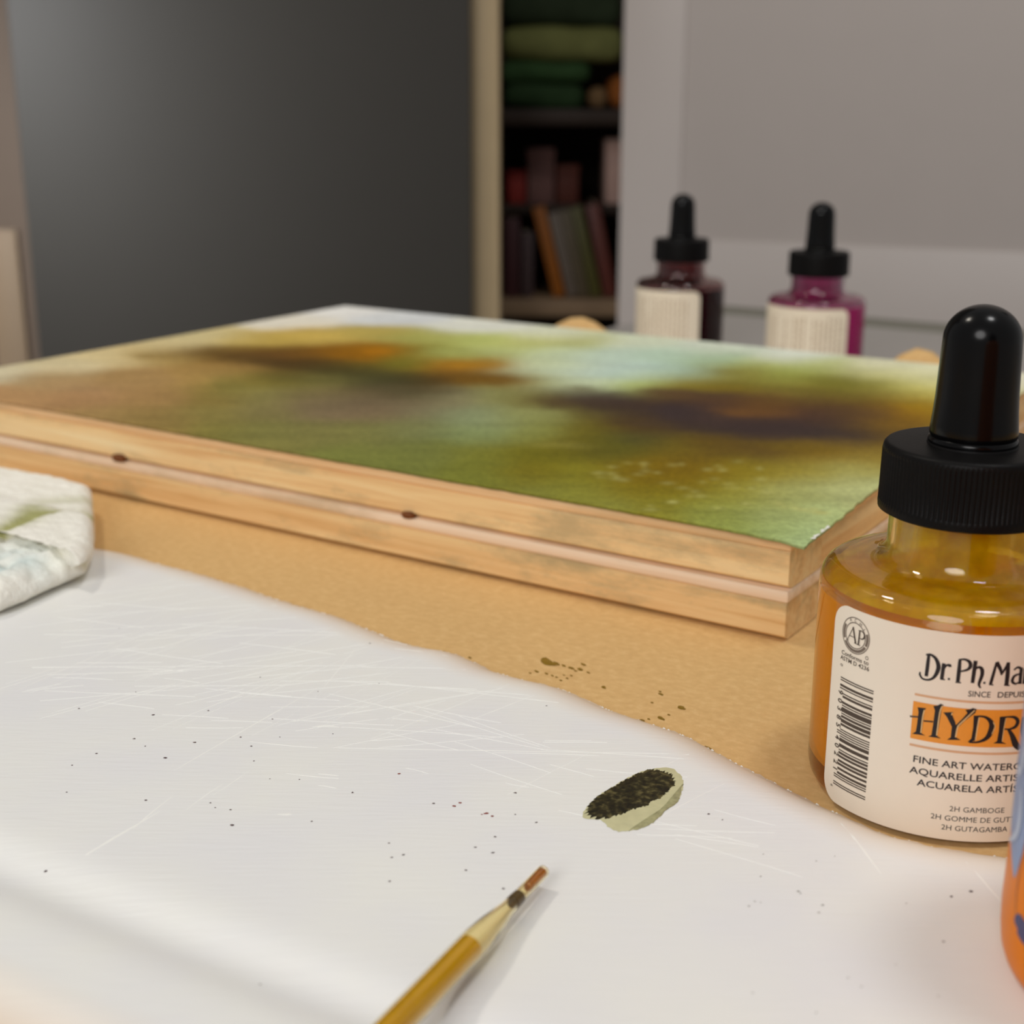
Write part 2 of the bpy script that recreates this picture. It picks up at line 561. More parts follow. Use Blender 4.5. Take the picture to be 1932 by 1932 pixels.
# drawing board under the kraft paper
db = lbox('drawing_board', -0.36, 0.238, -0.34, 0.197, DZ, -0.0004, M['plywood'], None, 0.0006)
db.location = (C0.x, C0.y, 0); db.rotation_euler = (0, 0, RZ)
tag(db, 'flat wooden drawing board lying under the brown kraft paper', 'board')

# ------------------------------------------------------------------ kraft paper
def kraft_material():
    m, nt, p = new_mat('kraft_paper')
    tc = nt.nodes.new('ShaderNodeTexCoord')
    n = nt.nodes.new('ShaderNodeTexNoise'); n.inputs['Scale'].default_value = 420; n.inputs['Detail'].default_value = 6
    n.inputs['Roughness'].default_value = 0.65
    mp = nt.nodes.new('ShaderNodeMapping'); mp.inputs['Scale'].default_value = (1.2, 1.6, 1)
    nt.links.new(tc.outputs['Object'], mp.inputs['Vector'])
    nt.links.new(mp.outputs['Vector'], n.inputs['Vector'])
    r = ramp(nt, [(0.25, srgb(204, 164, 108)), (0.52, srgb(215, 176, 118)), (0.78, srgb(227, 192, 136))])
    nt.links.new(n.outputs['Fac'], r.inputs['Fac'])
    n2 = nt.nodes.new('ShaderNodeTexNoise'); n2.inputs['Scale'].default_value = 30; n2.inputs['Detail'].default_value = 3
    nt.links.new(tc.outputs['Object'], n2.inputs['Vector'])
    mr = nt.nodes.new('ShaderNodeMapRange')
    mr.inputs[3].default_value = 0.92; mr.inputs[4].default_value = 1.08
    nt.links.new(n2.outputs['Fac'], mr.inputs[0])
    mul = nt.nodes.new('ShaderNodeVectorMath'); mul.operation = 'SCALE'
    nt.links.new(r.outputs['Color'], mul.inputs[0]); nt.links.new(mr.outputs[0], mul.inputs['Scale'])
    nt.links.new(mul.outputs[0], p.inputs['Base Color'])
    p.inputs['Roughness'].default_value = 0.75
    p.inputs['Specular IOR Level'].default_value = 0.2
    b = nt.nodes.new('ShaderNodeBump'); b.inputs['Distance'].default_value = 0.00003
    nt.links.new(n.outputs['Fac'], b.inputs['Height'])
    nt.links.new(b.outputs['Normal'], p.inputs['Normal'])
    return m


M['kraft'] = kraft_material()


def uv_at_v(px, py, v):
    """where the ray of px,py meets the upright plane at depth v: (u, z)"""
    d = ray(px, py)
    t = ((C0 + V * v) - CAMP).dot(V) / d.dot(V)
    p = CAMP + d * t
    return (p - C0).dot(U), p.z


VB = 0.202
b1 = uv_at_v(1095, 598, VB); b2 = uv_at_v(1738, 656, VB)


def kraft_z(u, v):
    z = 0.0
    s = max(0.0, (v - 0.190) / (VB - 0.190))
    s = s * s * (3 - 2 * s)
    for (bu, bz), w in ((b1, 0.024), (b2, 0.018)):
        z += s * bz * math.exp(-((u - bu) / w) ** 2)
    return z


us = np.concatenate([np.linspace(-0.36, 0.238, 120)])
vsn = np.concatenate([np.linspace(-0.34, 0.18, 50), np.linspace(0.186, 0.206, 12)])
verts, faces = [], []
for j, v in enumerate(vsn):
    for i, u in enumerate(us):
        verts.append((u, -v, kraft_z(u, v)))
nu = len(us)
for j in range(len(vsn) - 1):
    for i in range(nu - 1):
        a = j * nu + i
        faces.append((a, a + nu, a + nu + 1, a + 1))
kp = mesh_obj('kraft_paper', verts, faces, M['kraft'], None, smooth=True)
fix_normals(kp)
if kp.data.polygons[5].normal.z < 0: kp.data.flip_normals()
kp.location = (C0.x, C0.y, 0); kp.rotation_euler = (0, 0, RZ)
sm = kp.modifiers.new('thickness', 'SOLIDIFY'); sm.thickness = 0.0003; sm.offset = -1
tag(kp, 'sheet of brown kraft paper spread under the wood panels and yellow bottle', 'paper')


def to_local(p):
    d = p - C0
    return (d.dot(U), -d.dot(V), p.z)


def blot(cx, cy, r, ax=1.0, ang=0.0, n=9, jag=0.35, rnd=random):
    pts = []
    ph = rnd.random() * 6
    for i in range(n):
        a = 2 * math.pi * i / n
        k = r * (1 + jag * (rnd.random() - 0.5))
        x, y = k * math.cos(a) * ax, k * math.sin(a)
        pts.append((cx + x * math.cos(ang) - y * math.sin(ang), cy + x * math.sin(ang) + y * math.cos(ang)))
    return pts


def flat_patches(name, polys, z, mat, parent, dome=0.0):
    """joined flat fans with a slightly raised centre"""
    vs_, fs_ = [], []
    for poly in polys:
        b = len(vs_)
        cx = sum(p[0] for p in poly) / len(poly); cy = sum(p[1] for p in poly) / len(poly)
        zz = z(cx, cy) if callable(z) else z
        vs_ += [(x, y, (z(x, y) if callable(z) else z)) for x, y in poly]
        vs_.append((cx, cy, zz + dome))
        n = len(poly)
        for i in range(n):
            fs_.append((b + i, b + (i + 1) % n, b + n))
    o = mesh_obj(name, vs_, fs_, mat, parent)
    o.data.update()
    for p in o.data.polygons:
        if p.normal.z < 0: p.flip()
    return o


m_olive = plain('olive_paint', srgb(128, 98, 8), 0.3, 0.5, noise_scale=1500, amount=0.4)
kr = random.Random(3)
polys = []
for (x, y, r, ax) in [(1034, 1250, 1.5, 1.9), (1050, 1252, .5, 2.4), (1063, 1256, .4, 2), (1078, 1261, .55, 1.8), (1094, 1263, .55, 1.6), (1101, 1254, .45, 2), (1086, 1266, .35, 1.5), (1110, 1269, .3, 2.2),
                      (1012, 1267, .4, 2), (1031, 1271, .35, 1.8), (1042, 1275, .3, 2), (1050, 1278, .3, 1.6), (1058, 1284, .35, 1.4), (1070, 1280, .3, 1.8), (1078, 1275, .3, 1.5), (1064, 1274, .25, 1.4),
                      (1139, 1297, .55, 1.4), (1247, 1310, .45, 1.6), (1230, 1326, .3, 1.3), (1245, 1305, .3, 1.6), (1286, 1336, .8, 1.3), (1262, 1349, .3, 1.6), (1246, 1355, .7, 1.6), (1212, 1360, .5, 1.6), (1224, 1357, .3, 1.4),
                      (1306, 1404, .4, 3), (1322, 1409, .5, 2.4), (1338, 1413, .6, 2.2), (886, 1241, .35, 2), (840, 1231, .3, 2.4), (1000, 1270, .3, 1.5)]:
    l = to_local(at(x, y))
    polys.append(blot(l[0], l[1], r * 0.00068, ax * 1.15, math.radians(-30), 10, 0.5, kr))
o = flat_patches('paint_splatter', polys, 0.00006, m_olive, kp, 0.00005)
o['label'] = 'dried olive paint splatter'
o['kind'] = 'stuff'

# ------------------------------------------------------------------ the two stacked wood panels
PH = 0.0098
PW, PD = 0.2607, 0.1885


def make_panel(label, z0, mat, top_mat, du=0.0, dv=0.0):
    e = empty('wood_panel', (uv(du, dv).x, uv(du, dv).y, z0), RZ)
    tag(e, label, 'panel', 'stacked wood panels')
    pt = 0.0024
    zf = PH - pt
    fw_ = 0.016
    lbox('plywood_top', 0, PW, 0, PD, zf, PH - 0.00005, top_mat, e, 0.0005)
    # the front strip is undercut along its lower edge, shaped to show a dark gap
    bm = bmesh.new()
    prof = [(0.0002, 0.0010), (0.0002, zf - 0.0005), (0.0007, zf), (fw_, zf), (fw_, 0.0), (0.0020, 0.0), (0.0009, 0.0004)]
    ends = []
    for u_ in (0.0003, PW - 0.0003):
        ends.append([bm.verts.new((u_, -v_, z_)) for v_, z_ in prof])
    bm.faces.new(ends[0]); bm.faces.new(ends[1][::-1])
    for k in range(len(prof)):
        k2_ = (k + 1) % len(prof)
        bm.faces.new((ends[0][k], ends[0][k2_], ends[1][k2_], ends[1][k]))
    bm_obj('frame_strip', bm, mat, e)
    lbox('frame_strip', 0.0003, PW - 0.0003, PD - fw_, PD - 0.0003, 0, zf, mat, e, 0.0006)
    s_ = mat
    for u0, u1 in ((0.0003, fw_), (PW - fw_, PW - 0.0003)):
        bm = box_bm((-(PD - fw_ * 2) / 2, -(u1 - u0) / 2, 0), ((PD - fw_ * 2) / 2, (u1 - u0) / 2, zf), 0.0006)
        o = bm_obj('frame_strip', bm, mat, e, True)
        o.rotation_euler = (0, 0, math.pi / 2)
        o.location = ((u0 + u1) / 2, -PD / 2, 0)
    return e


p_lo = make_panel('lower of two stacked pine cradled panels, resting on kraft paper', 0.0002, M['pine'], M['plywood'])
p_hi = make_panel('upper pine cradled panel, directly under the green painting', PH + 0.0002, M['pine_upper'], M['plywood_upper'], 0.0, 0.0003)


def knot_bm(r, sx):
    bm = bmesh.new()
    bmesh.ops.create_icosphere(bm, subdivisions=2, radius=r)
    for v in bm.verts:
        v.co.x *= sx
        v.co *= 1 + 0.25 * noise.noise(v.co * 900)
    return bm


for (px, py, r) in ((224, 862, 0.0014), (769, 976, 0.0011)):
    u, z = uv_at_v(px, py, 0.0)
    o = bm_obj('knot', knot_bm(r, 1.7), M['knot'], p_hi, True, 60)
    o.location = (u, 0.0002, max(r * 0.4, z - PH - 0.0006))
    o.scale = (1.0, 1.0, 0.75)
    o['label'] = 'dark brown resin knot at the joint'

# ------------------------------------------------------------------ the painting
PT = 0.0005
PZ = 2 * PH + 0.0002
CP = """650,586,226,228,220 750,600,208,214,212 900,616,216,220,205 1050,632,214,220,194 1200,642,202,212,184 1350,656,205,215,195 1500,673,214,222,205 1650,689,214,215,185 1760,701,214,215,180 1900,715,216,216,190
0,700,202,194,160 200,669,206,190,140 400,636,202,190,140 550,606,222,219,200 100,685,204,192,150 300,652,204,190,140
480,640,185,160,76 600,632,192,166,82 700,628,176,160,82 800,636,165,165,86 900,641,180,190,106 1000,646,190,195,116 1080,641,172,176,98
300,666,166,140,80 400,664,120,95,42 500,668,95,65,25 600,668,112,78,20 680,665,140,95,5 730,662,152,102,0 800,662,125,120,42 850,670,150,155,80 950,665,175,185,120 1050,666,190,205,165 1150,670,185,206,186 1250,671,175,200,176 1350,673,165,190,152 1450,690,170,180,102 1550,690,175,185,106 1650,701,190,190,122 1740,716,202,201,132 1850,730,206,205,150
450,690,150,120,62 550,695,80,60,26 620,690,74,60,20 700,690,95,85,26 780,688,122,110,30 850,690,165,110,20 920,688,150,115,32 1000,700,190,205,166 1100,700,186,205,186 1200,700,178,200,186 1300,700,160,185,150 1400,705,150,155,82 1480,710,150,160,72 1560,715,130,125,42 1650,730,150,145,62 1720,736,195,190,102 1800,750,190,180,90
100,720,168,142,96 250,715,162,132,82 400,710,166,135,76 450,720,130,120,52 520,715,110,100,36 600,715,114,110,56 700,710,70,70,36 760,712,60,55,26 850,710,80,60,20 930,715,120,85,10 980,720,130,110,32 1030,725,170,180,130 1100,726,190,205,170 1200,723,175,190,110 1300,723,130,115,16 1400,726,115,96,2 1500,730,140,130,52 1560,736,105,95,22 1650,746,105,85,12 1720,756,155,125,4 1800,770,150,120,10
20,750,174,138,92 150,755,166,130,86 300,750,156,125,76 400,750,132,116,56 500,745,130,124,70 600,745,116,105,62 700,740,85,75,46 780,745,80,72,42 850,750,125,120,86 950,745,135,140,86 1000,750,110,95,32 1060,746,75,60,22 1150,755,60,44,36 1250,748,80,58,32 1350,752,76,52,36 1450,755,95,66,26 1550,758,85,60,26 1650,766,85,60,18 1720,776,140,100,2 1850,790,130,110,20
200,780,152,126,76 300,785,140,118,66 400,785,130,120,62 500,775,120,112,66 600,775,120,105,76 700,775,116,100,72 800,775,126,120,86 900,785,136,145,102 1000,780,140,145,86 1100,775,104,95,42 1180,775,60,45,32 1270,775,48,38,40 1350,775,80,56,32 1430,775,104,70,26 1520,783,74,50,36 1600,791,70,50,32 1680,796,120,90,16 1800,830,130,115,40
300,805,136,116,62 400,815,126,120,56 500,815,120,118,62 600,815,118,115,62 700,815,116,116,62 800,810,116,120,72 900,815,130,145,92 1000,810,126,130,62 1100,810,104,95,22 1200,800,80,60,22 1300,800,58,45,36 1400,805,54,42,40 1500,808,58,45,40 1600,815,64,50,36 1660,830,100,76,20
500,840,126,122,62 650,860,115,120,56 800,850,112,118,56 900,855,118,120,42 1000,850,110,105,22 1100,845,95,86,16 1150,840,85,85,22 1250,845,105,90,16 1350,845,95,75,16 1450,850,90,70,22 1550,850,120,95,16 1640,861,142,122,44
750,885,110,116,52 900,895,112,116,42 1000,890,115,106,18 1100,890,125,120,28 1200,890,120,100,6 1300,890,120,95,2 1400,890,135,120,22 1500,890,146,132,44 1600,890,162,158,84
1000,930,120,122,48 1100,930,130,130,46 1200,925,124,110,12 1300,930,124,112,14 1400,930,140,136,48 1500,930,160,165,98 1600,930,176,182,120
1150,960,130,132,54 1250,960,128,123,34 1350,965,136,142,60 1450,970,155,166,100 1550,970,166,182,120 1650,930,178,186,128
1350,1000,136,148,70 1450,1005,150,168,100 1520,1018,165,187,130"""
cp = np.array([[float(t) for t in s.split(',')] for s in CP.split()])
ILL = 0.86


def lin(a):
    a = a / 255.0
    return np.where(a <= 0.04045, a / 12.92, ((a + 0.055) / 1.055) ** 2.4)


# pigment spots converted to positions on the sheet (u, v in metres)
spot_uv, spot_c, spot_s = [], [], []
for (x, y, r, g, b) in cp:
    p = at(x, y, PZ + PT)
    d = p - C0
    q = at(x + 62, y, PZ + PT); q2 = at(x, y + (9 + (y - 580) * 0.050), PZ + PT)
    du, dv_ = (q - p), (q2 - p)
    spot_uv.append((d.dot(U), d.dot(V)))
    A = np.array([[du.dot(U), dv_.dot(U)], [du.dot(V), dv_.dot(V)]])
    spot_s.append(np.linalg.inv(A))
    spot_c.append(lin(np.array([r, g, b])) / ILL)
spot_uv = np.array(spot_uv); spot_s = np.array(spot_s); spot_c = np.array(spot_c)

NU, NV = 340, 250
tu = np.linspace(0, 1, NU) ** 1.25
tv = np.linspace(0, 1, NV) ** 1.35
PU0, PU1, PV0, PV1 = -0.0034, PW + 0.0002, -0.0008, PD - 0.0004
gu = PU0 + (PU1 - PU0) * tu
gv = PV0 + (PV1 - PV0) * tv
GU, GV = np.meshgrid(gu, gv)
prn = random.Random(11)
# deckle: the cut edges waver a little
front_w = np.array([0.00025 * noise.noise(Vector((u * 300, 1, 0))) + 0.0002 * noise.noise(Vector((u * 60, 4, 0))) for u in gu])
right_w = np.array([0.00035 * noise.noise(Vector((v * 300, 7, 0))) + 0.0003 * noise.noise(Vector((v * 40, 9, 0))) for v in gv])
lift = np.exp(-(GU + 0.003) / 0.028)
edge_v = np.clip(1 - (GV - PV0) / 0.01, 0, 1)
GVw = GV + front_w[None, :] * edge_v - 0.0018 * np.exp(-(GU + 0.0034) / 0.010) * edge_v
edge_u = np.clip(1 - (GU - PU0) / 0.01, 0, 1)
GUw = GU + right_w[:, None] * edge_u + 0.0026 * np.clip((GV) / 0.05, 0, 1) * edge_u
GZ = PT * np.ones_like(GU)
drop = np.clip((0.0 - GUw) / 0.0034, 0, 1) + np.clip((0.0 - GVw) / 0.0024, 0, 1)
GZ -= 0.00035 * np.clip(drop, 0, 1.5)
P2 = np.stack([GUw.ravel(), GVw.ravel()], 1)
# watercolour bleeding: wavering lookup
wob = np.array([[noise.noise(Vector((u * 55, v * 55, 0))) * 0.0024 + noise.noise(Vector((u * 160, v * 160, 3))) * 0.0012,
                 noise.noise(Vector((u * 55, v * 55, 8))) * 0.0032 + noise.noise(Vector((u * 160, v * 160, 13))) * 0.0016] for u, v in P2])
Q = P2 + wob
num = np.zeros((len(Q), 3)); den = np.zeros(len(Q)) + 1e-12
for k in range(len(spot_uv)):
    d = (Q - spot_uv[k]) @ spot_s[k].T
    w = np.exp(-(d ** 2).sum(1) * 1.0) + 1e-5 / (1 + (d ** 2).sum(1)) ** 2
    num += w[:, None] * spot_c[k]; den += w
colr = num / den[:, None]
STROKE7 = [(480,380,160,38,58,42,38,.8),(850,425,180,34,50,40,42,.75),(1150,480,260,42,55,42,40,.7),(1450,520,150,28,52,42,42,.7),(1100,425,130,16,110,74,32,.8),(800,345,120,16,92,64,36,.7),(300,385,90,26,70,50,34,.6),(1560,420,150,30,86,62,34,.6),
(60,215,80,14,152,116,34,.7),(60,288,85,20,108,78,12,.6),(1050,265,170,32,118,104,14,.7),(1480,310,150,28,106,104,28,.7),(1800,405,60,26,152,120,2,.7),(660,530,130,32,72,72,34,.6),(820,690,200,52,112,92,4,.5),(280,600,140,32,106,102,16,.5),(560,590,100,26,90,86,20,.4),(330,560,110,14,140,134,60,.5),
(300,225,150,26,192,204,160,.6),(560,270,110,20,180,205,192,.5),(760,245,120,22,176,202,188,.5),(430,330,70,14,90,72,20,.6),(900,350,200,12,74,54,38,.6),(1280,330,160,16,88,72,14,.5),(700,470,120,14,70,56,38,.5),(1000,540,220,20,92,72,14,.5),(1300,560,160,16,110,90,14,.5)]
STROKE6 = [(800,213,180,18,86,62,20,.8),(1000,242,150,20,68,50,16,.8),(1300,212,130,17,142,94,0,.7),(1375,200,55,10,176,116,6,.8),(1250,275,120,16,58,52,20,.7),(1480,238,80,26,104,106,30,.6),(1700,245,110,14,166,118,14,.8),(1800,300,130,22,108,76,10,.8),(1350,385,260,38,114,100,74,.6),(1430,335,130,18,84,78,50,.6),(1720,440,150,36,134,148,108,.5),(560,215,90,10,120,98,44,.6),(1120,300,200,14,84,78,36,.5),(830,325,70,30,112,108,52,.5),(1580,335,120,14,84,70,38,.5),(1640,200,90,14,176,186,104,.5),(950,190,120,9,120,90,24,.5),(300,330,200,30,166,132,92,.4)]
for scl, ox_, oy_, lst in ((2.1467, 900, 580, STROKE7), (1.932, 0, 560, STROKE6)):
    for (sx_, sy_, rx_, ry_, r_, g_, b_, al_) in lst:
        x, y = ox_ + sx_ / scl, oy_ + sy_ / scl
        o_ = at(x, y, PZ + PT); q = at(x + rx_ / scl, y + 0.17 * rx_ / scl * 0.35, PZ + PT); q2 = at(x, y + ry_ / scl, PZ + PT)
        c_ = np.array(((o_ - C0).dot(U), (o_ - C0).dot(V)))
        A = np.linalg.inv(np.array([[(q - o_).dot(U), (q2 - o_).dot(U)], [(q - o_).dot(V), (q2 - o_).dot(V)]]))
        d2 = (((Q - c_) @ A.T) ** 2).sum(1)
        sel = d2 < 9
        w = np.zeros(len(Q))
        w[sel] = np.exp(-d2[sel] ** 1.4 * 0.8) * al_
        w = (w * np.clip(0.8 + 70 * wob[:, 1], 0.45, 1.15))[:, None]
        colr = colr * (1 - w) + lin(np.array([r_, g_, b_], float)) / ILL * w
# lifted pale flecks
for k in range(60):
    x = prn.uniform(1130, 1480); y = prn.uniform(870, 960) - (x - 1300) * 0.02
    if k > 44: x = prn.uniform(1440, 1570); y = 948 + (x - 1440) * 0.16 + prn.uniform(-4, 4)
    p = at(x, y, PZ + PT) - C0
    c_ = np.array((p.dot(U), p.dot(V)))
    q = at(x + prn.uniform(5, 13), y, PZ + PT) - C0
    q2 = at(x, y + prn.uniform(2.0, 3.5), PZ + PT) - C0
    A = np.linalg.inv(np.array([[q.dot(U) - c_[0], q2.dot(U) - c_[0]], [q.dot(V) - c_[1], q2.dot(V) - c_[1]]]))
    d = (P2 - c_) @ A.T
    w = np.exp(-(d ** 2).sum(1))[:, None] * prn.uniform(0.2, 0.5)
    colr = colr * (1 - w) + np.array(lin(np.array([176, 176, 104]))) / ILL * w
verts = [(a, -b, c) for a, b, c in zip(GUw.ravel(), GVw.ravel(), GZ.ravel())]
faces = []
for j in range(NV - 1):
    for i in range(NU - 1):
        a = j * NU + i
        faces.append((a, a + NU, a + NU + 1, a + 1))
border = [i for i in range(NU)] + [j * NU + NU - 1 for j in range(1, NV)] + [(NV - 1) * NU + i for i in range(NU - 2, -1, -1)] + [j * NU for j in range(NV - 2, 0, -1)]
b0 = len(verts)
side_c = []
for k in border:
    x, y, z = verts[k]
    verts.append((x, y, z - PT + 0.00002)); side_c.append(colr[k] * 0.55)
nb = len(border)
for k in range(nb):
    a, b = border[k], border[(k + 1) % nb]
    faces.append((a, b, b0 + (k + 1) % nb, b0 + k))
faces.append(tuple(range(b0, b0 + nb)))
m_paint = attr_mat('watercolour_on_paper', 'pigment', 0.7, 0.15, bump=0.00012, bump_scale=900, grain=0.16, grain_scale=1000)
paint = mesh_obj('watercolor_painting', verts, faces, m_paint, None, smooth=True, sharp=50)
streak = np.array([0.6 * noise.noise(Vector(((C0 + U * u + V * v).x * 38, (C0 + U * u + V * v).y * 150, 2))) + 0.4 * noise.noise(Vector(((C0 + U * u + V * v).x * 90, (C0 + U * u + V * v).y * 380, 6))) for u, v in P2])
colr = colr * np.array((1.0, 0.965, 0.98)) * (1 + 0.22 * streak)[:, None]
set_color_attr(paint, 'pigment', np.concatenate([colr, np.array(side_c)], 0))
fix_normals(paint)
paint.location = (C0.x, C0.y, PZ); paint.rotation_euler = (0, 0, RZ)
tag(paint, 'abstract green and brown watercolor painting lying on the upper wood panel', 'painting')
# torn white fibres at the near right corner
m_white_fib = plain('white_paper_fibre', srgb(240, 238, 228), 0.8, 0.2, noise_scale=900, amount=0.1)
fr = random.Random(5)
vs_, fs_ = [], []
for k in range(13):
    t = fr.random()
    v = 0.002 + 0.0095 * t
    u = -0.0032 + 0.0026 * min(1, v / 0.05) + fr.uniform(-0.0002, 0.0001)
    r = fr.uniform(0.00025, 0.0006)
    b = len(vs_)
    n = 6
    for i in range(n):
        a = 2 * math.pi * i / n
        vs_.append((u + r * 0.7 * math.cos(a), -v + r * math.sin(a) * 1.4, PT * 0.55 + fr.uniform(-0.0001, 0.0001)))
    vs_.append((u, -v, PT * 0.75))
    vs_.append((u, -v, PT * 0.2))
    for i in range(n):
        fs_.append((b + i, b + (i + 1) % n, b + n)); fs_.append((b + (i + 1) % n, b + i, b + n + 1))
o = mesh_obj('torn_edge', vs_, fs_, m_white_fib, paint)
o['label'] = 'white torn paper fibres'
o['kind'] = 'stuff'

# ------------------------------------------------------------------ white cutting board
far_px = [(180, 1040), (240, 1050), (300, 1068), (370, 1086), (450, 1110), (510, 1131), (560, 1147), (600, 1158), (640, 1170), (700, 1194), (750, 1215), (800, 1229), (845, 1234), (880, 1247), (930, 1272), (990, 1288), (1050, 1302), (1090, 1318), (1130, 1337), (1165, 1351), (1200, 1362), (1250, 1378), (1300, 1397), (1350, 1424), (1400, 1452), (1450, 1477), (1500, 1503), (1530, 1518)]
far = [at(*p) for p in far_px]
far = [Vector((-0.205, 0.352, 0)), Vector((-0.16, 0.333, 0)), Vector((-0.12, 0.308, 0))] + far + [Vector((0.0452, 0.1725, 0)), Vector((0.0500, 0.1668, 0)), Vector((0.0570, 0.1630, 0)), Vector((0.0655, 0.1606, 0)), Vector((0.074, 0.1576, 0)), Vector((0.088, 0.149, 0)), Vector((0.11, 0.136, 0)), Vector((0.15, 0.113, 0)), Vector((0.19, 0.09, 0))]


def resample(pts, n):
    d = [0.0]
    for a, b in zip(pts[:-1], pts[1:]): d.append(d[-1] + (b - a).length)
    out = []
    k = 0
    for i in range(n):
        s = d[-1] * i / (n - 1)
        while k < len(d) - 2 and d[k + 1] < s: k += 1
        t = (s - d[k]) / max(1e-9, d[k + 1] - d[k])
        out.append(pts[k].lerp(pts[k + 1], min(1, t)))
    return out


NS, NT = 420, 90
farc = resample(far, NS)
for i in range(2):
    farc = [farc[0]] + [(farc[k - 1] + farc[k] * 2 + farc[k + 1]) / 4 for k in range(1, NS - 1)] + [farc[-1]]
gdir = (at(600, 1905) - at(0, 1668)); gdir.z = 0; gdir.normalize()
gnor = Vector((gdir.y, -gdir.x, 0))             # towards the viewer
if gnor.y > 0: gnor = -gnor
g0 = at(0, 1668)
nb0 = at(0, 1932) + gnor * 0.0035
BT = 0.0028


def smooth01(x):
    x = min(1.0, max(0.0, x))
    return x * x * (3 - 2 * x)


def near_point(p):
    # along the inward normal of the far edge to the near edge line
    n = Vector((-0.60, -0.80, 0))
    t = (nb0 - p).dot(gnor) / n.dot(gnor)
    return p + n * t


far_np = np.array([[p.x, p.y] for p in farc])


def board_z(x, y):
    dd = (far_np[:, 0] - x) ** 2 + (far_np[:, 1] - y) ** 2
    k = int(dd.argmin())
    d1 = math.sqrt(dd[k])
    a, b = far_np[max(0, k - 2)], far_np[min(len(far_np) - 1, k + 2)]
    if (b[0] - a[0]) * (y - far_np[k][1]) - (b[1] - a[1]) * (x - far_np[k][0]) > 0: d1 = -d1
    d2 = (nb0.x - x) * gnor.x + (nb0.y - y) * gnor.y
    d = min(d1, d2)
    z = 0.0004 + (BT - 0.0004) * (1 - (1 - min(1, max(0, d) / 0.0085)) ** 2)
    g = (x - g0.x) * gnor.x + (y - g0.y) * gnor.y
    z -= 0.0013 * math.exp(-(g / 0.0042) ** 2)
    return max(0.0003, z), d


verts, rim, faces = [], [], []
tt = np.concatenate([np.linspace(0, 0.11, 26)[:-1], np.linspace(0.11, 0.55, 24)[:-1], np.linspace(0.55, 1.0, NT - 48)])
NT = len(tt)
for i, p in enumerate(farc):
    q = near_point(p)
    jag = Vector((0.5, 0.8, 0)) * (0.00018 * (random.random() - 0.3))
    for j, t in enumerate(tt):
        w = p.lerp(q, t)
        if j == 0: w = w + jag
        z, d = board_z(w.x, w.y)
        if j == 0: z = 0.0004 + 0.00025 * random.random() ** 3
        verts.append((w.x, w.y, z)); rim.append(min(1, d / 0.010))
for i in range(NS - 1):
    for j in range(NT - 1):
        a = i * NT + j
        faces.append((a, a + NT, a + NT + 1, a + 1))
border = [i * NT for i in range(NS)] + [(NS - 1) * NT + j for j in range(1, NT)] + [i * NT + NT - 1 for i in range(NS - 2, -1, -1)] + [j for j in range(NT - 2, 0, -1)]
b0 = len(verts)
for k in border:
    verts.append((verts[k][0], verts[k][1], 0.00005)); rim.append(0.0)
nb = len(border)
for k in range(nb):
    faces.append((border[k], border[(k + 1) % nb], b0 + (k + 1) % nb, b0 + k))


def board_material():
    m, nt, p = new_mat('white_polyethylene')
    tc = nt.nodes.new('ShaderNodeTexCoord')
    n = nt.nodes.new('ShaderNodeTexNoise'); n.inputs['Scale'].default_value = 45; n.inputs['Detail'].default_value = 5
    nt.links.new(tc.outputs['Object'], n.inputs['Vector'])
    r = ramp(nt, [(0.35, srgb(236, 236, 236)), (0.65, srgb(240, 240, 235))])
    nt.links.new(n.outputs['Fac'], r.inputs['Fac'])
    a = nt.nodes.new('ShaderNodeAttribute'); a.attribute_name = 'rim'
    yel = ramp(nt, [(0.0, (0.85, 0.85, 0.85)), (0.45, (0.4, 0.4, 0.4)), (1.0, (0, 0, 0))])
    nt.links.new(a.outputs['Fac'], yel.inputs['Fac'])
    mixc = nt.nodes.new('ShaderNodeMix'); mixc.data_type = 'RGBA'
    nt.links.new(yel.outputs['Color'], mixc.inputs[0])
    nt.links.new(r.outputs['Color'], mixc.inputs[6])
    mixc.inputs[7].default_value = (*srgb(236, 212, 184), 1)  # kraft tan shining through the translucent rim, put into the base colour
    nt.links.new(mixc.outputs[2], p.inputs['Base Color'])
    p.inputs['Roughness'].default_value = 0.42
    p.inputs['Specular IOR Level'].default_value = 0.4
    mp = nt.nodes.new('ShaderNodeMapping'); mp.inputs['Rotation'].default_value = (0, 0, 0.5); mp.inputs['Scale'].default_value = (160, 1400, 300)
    nt.links.new(tc.outputs['Object'], mp.inputs['Vector'])
    n2 = nt.nodes.new('ShaderNodeTexNoise'); n2.inputs['Scale'].default_value = 1; n2.inputs['Detail'].default_value = 4
    nt.links.new(mp.outputs['Vector'], n2.inputs['Vector'])
    b = nt.nodes.new('ShaderNodeBump'); b.inputs['Distance'].default_value = 0.00008; b.inputs['Strength'].default_value = 0.7
    nt.links.new(n2.outputs['Fac'], b.inputs['Height'])
    nt.links.new(b.outputs['Normal'], p.inputs['Normal'])
    # the worn thin rim lets the kraft paper show through
    rr = ramp(nt, [(0.0, (0.25, 0.25, 0.25)), (0.25, (0.08, 0.08, 0.08)), (0.6, (0, 0, 0))])
    nt.links.new(a.outputs['Fac'], rr.inputs['Fac'])
    tr_ = nt.nodes.new('ShaderNodeBsdfTransparent')
    mx = nt.nodes.new('ShaderNodeMixShader')
    nt.links.new(rr.outputs['Color'], mx.inputs[0])
    nt.links.new(p.outputs[0], mx.inputs[1]); nt.links.new(tr_.outputs[0], mx.inputs[2])
    nt.links.new(mx.outputs[0], nt.nodes['Material Output'].inputs[0])
    return m


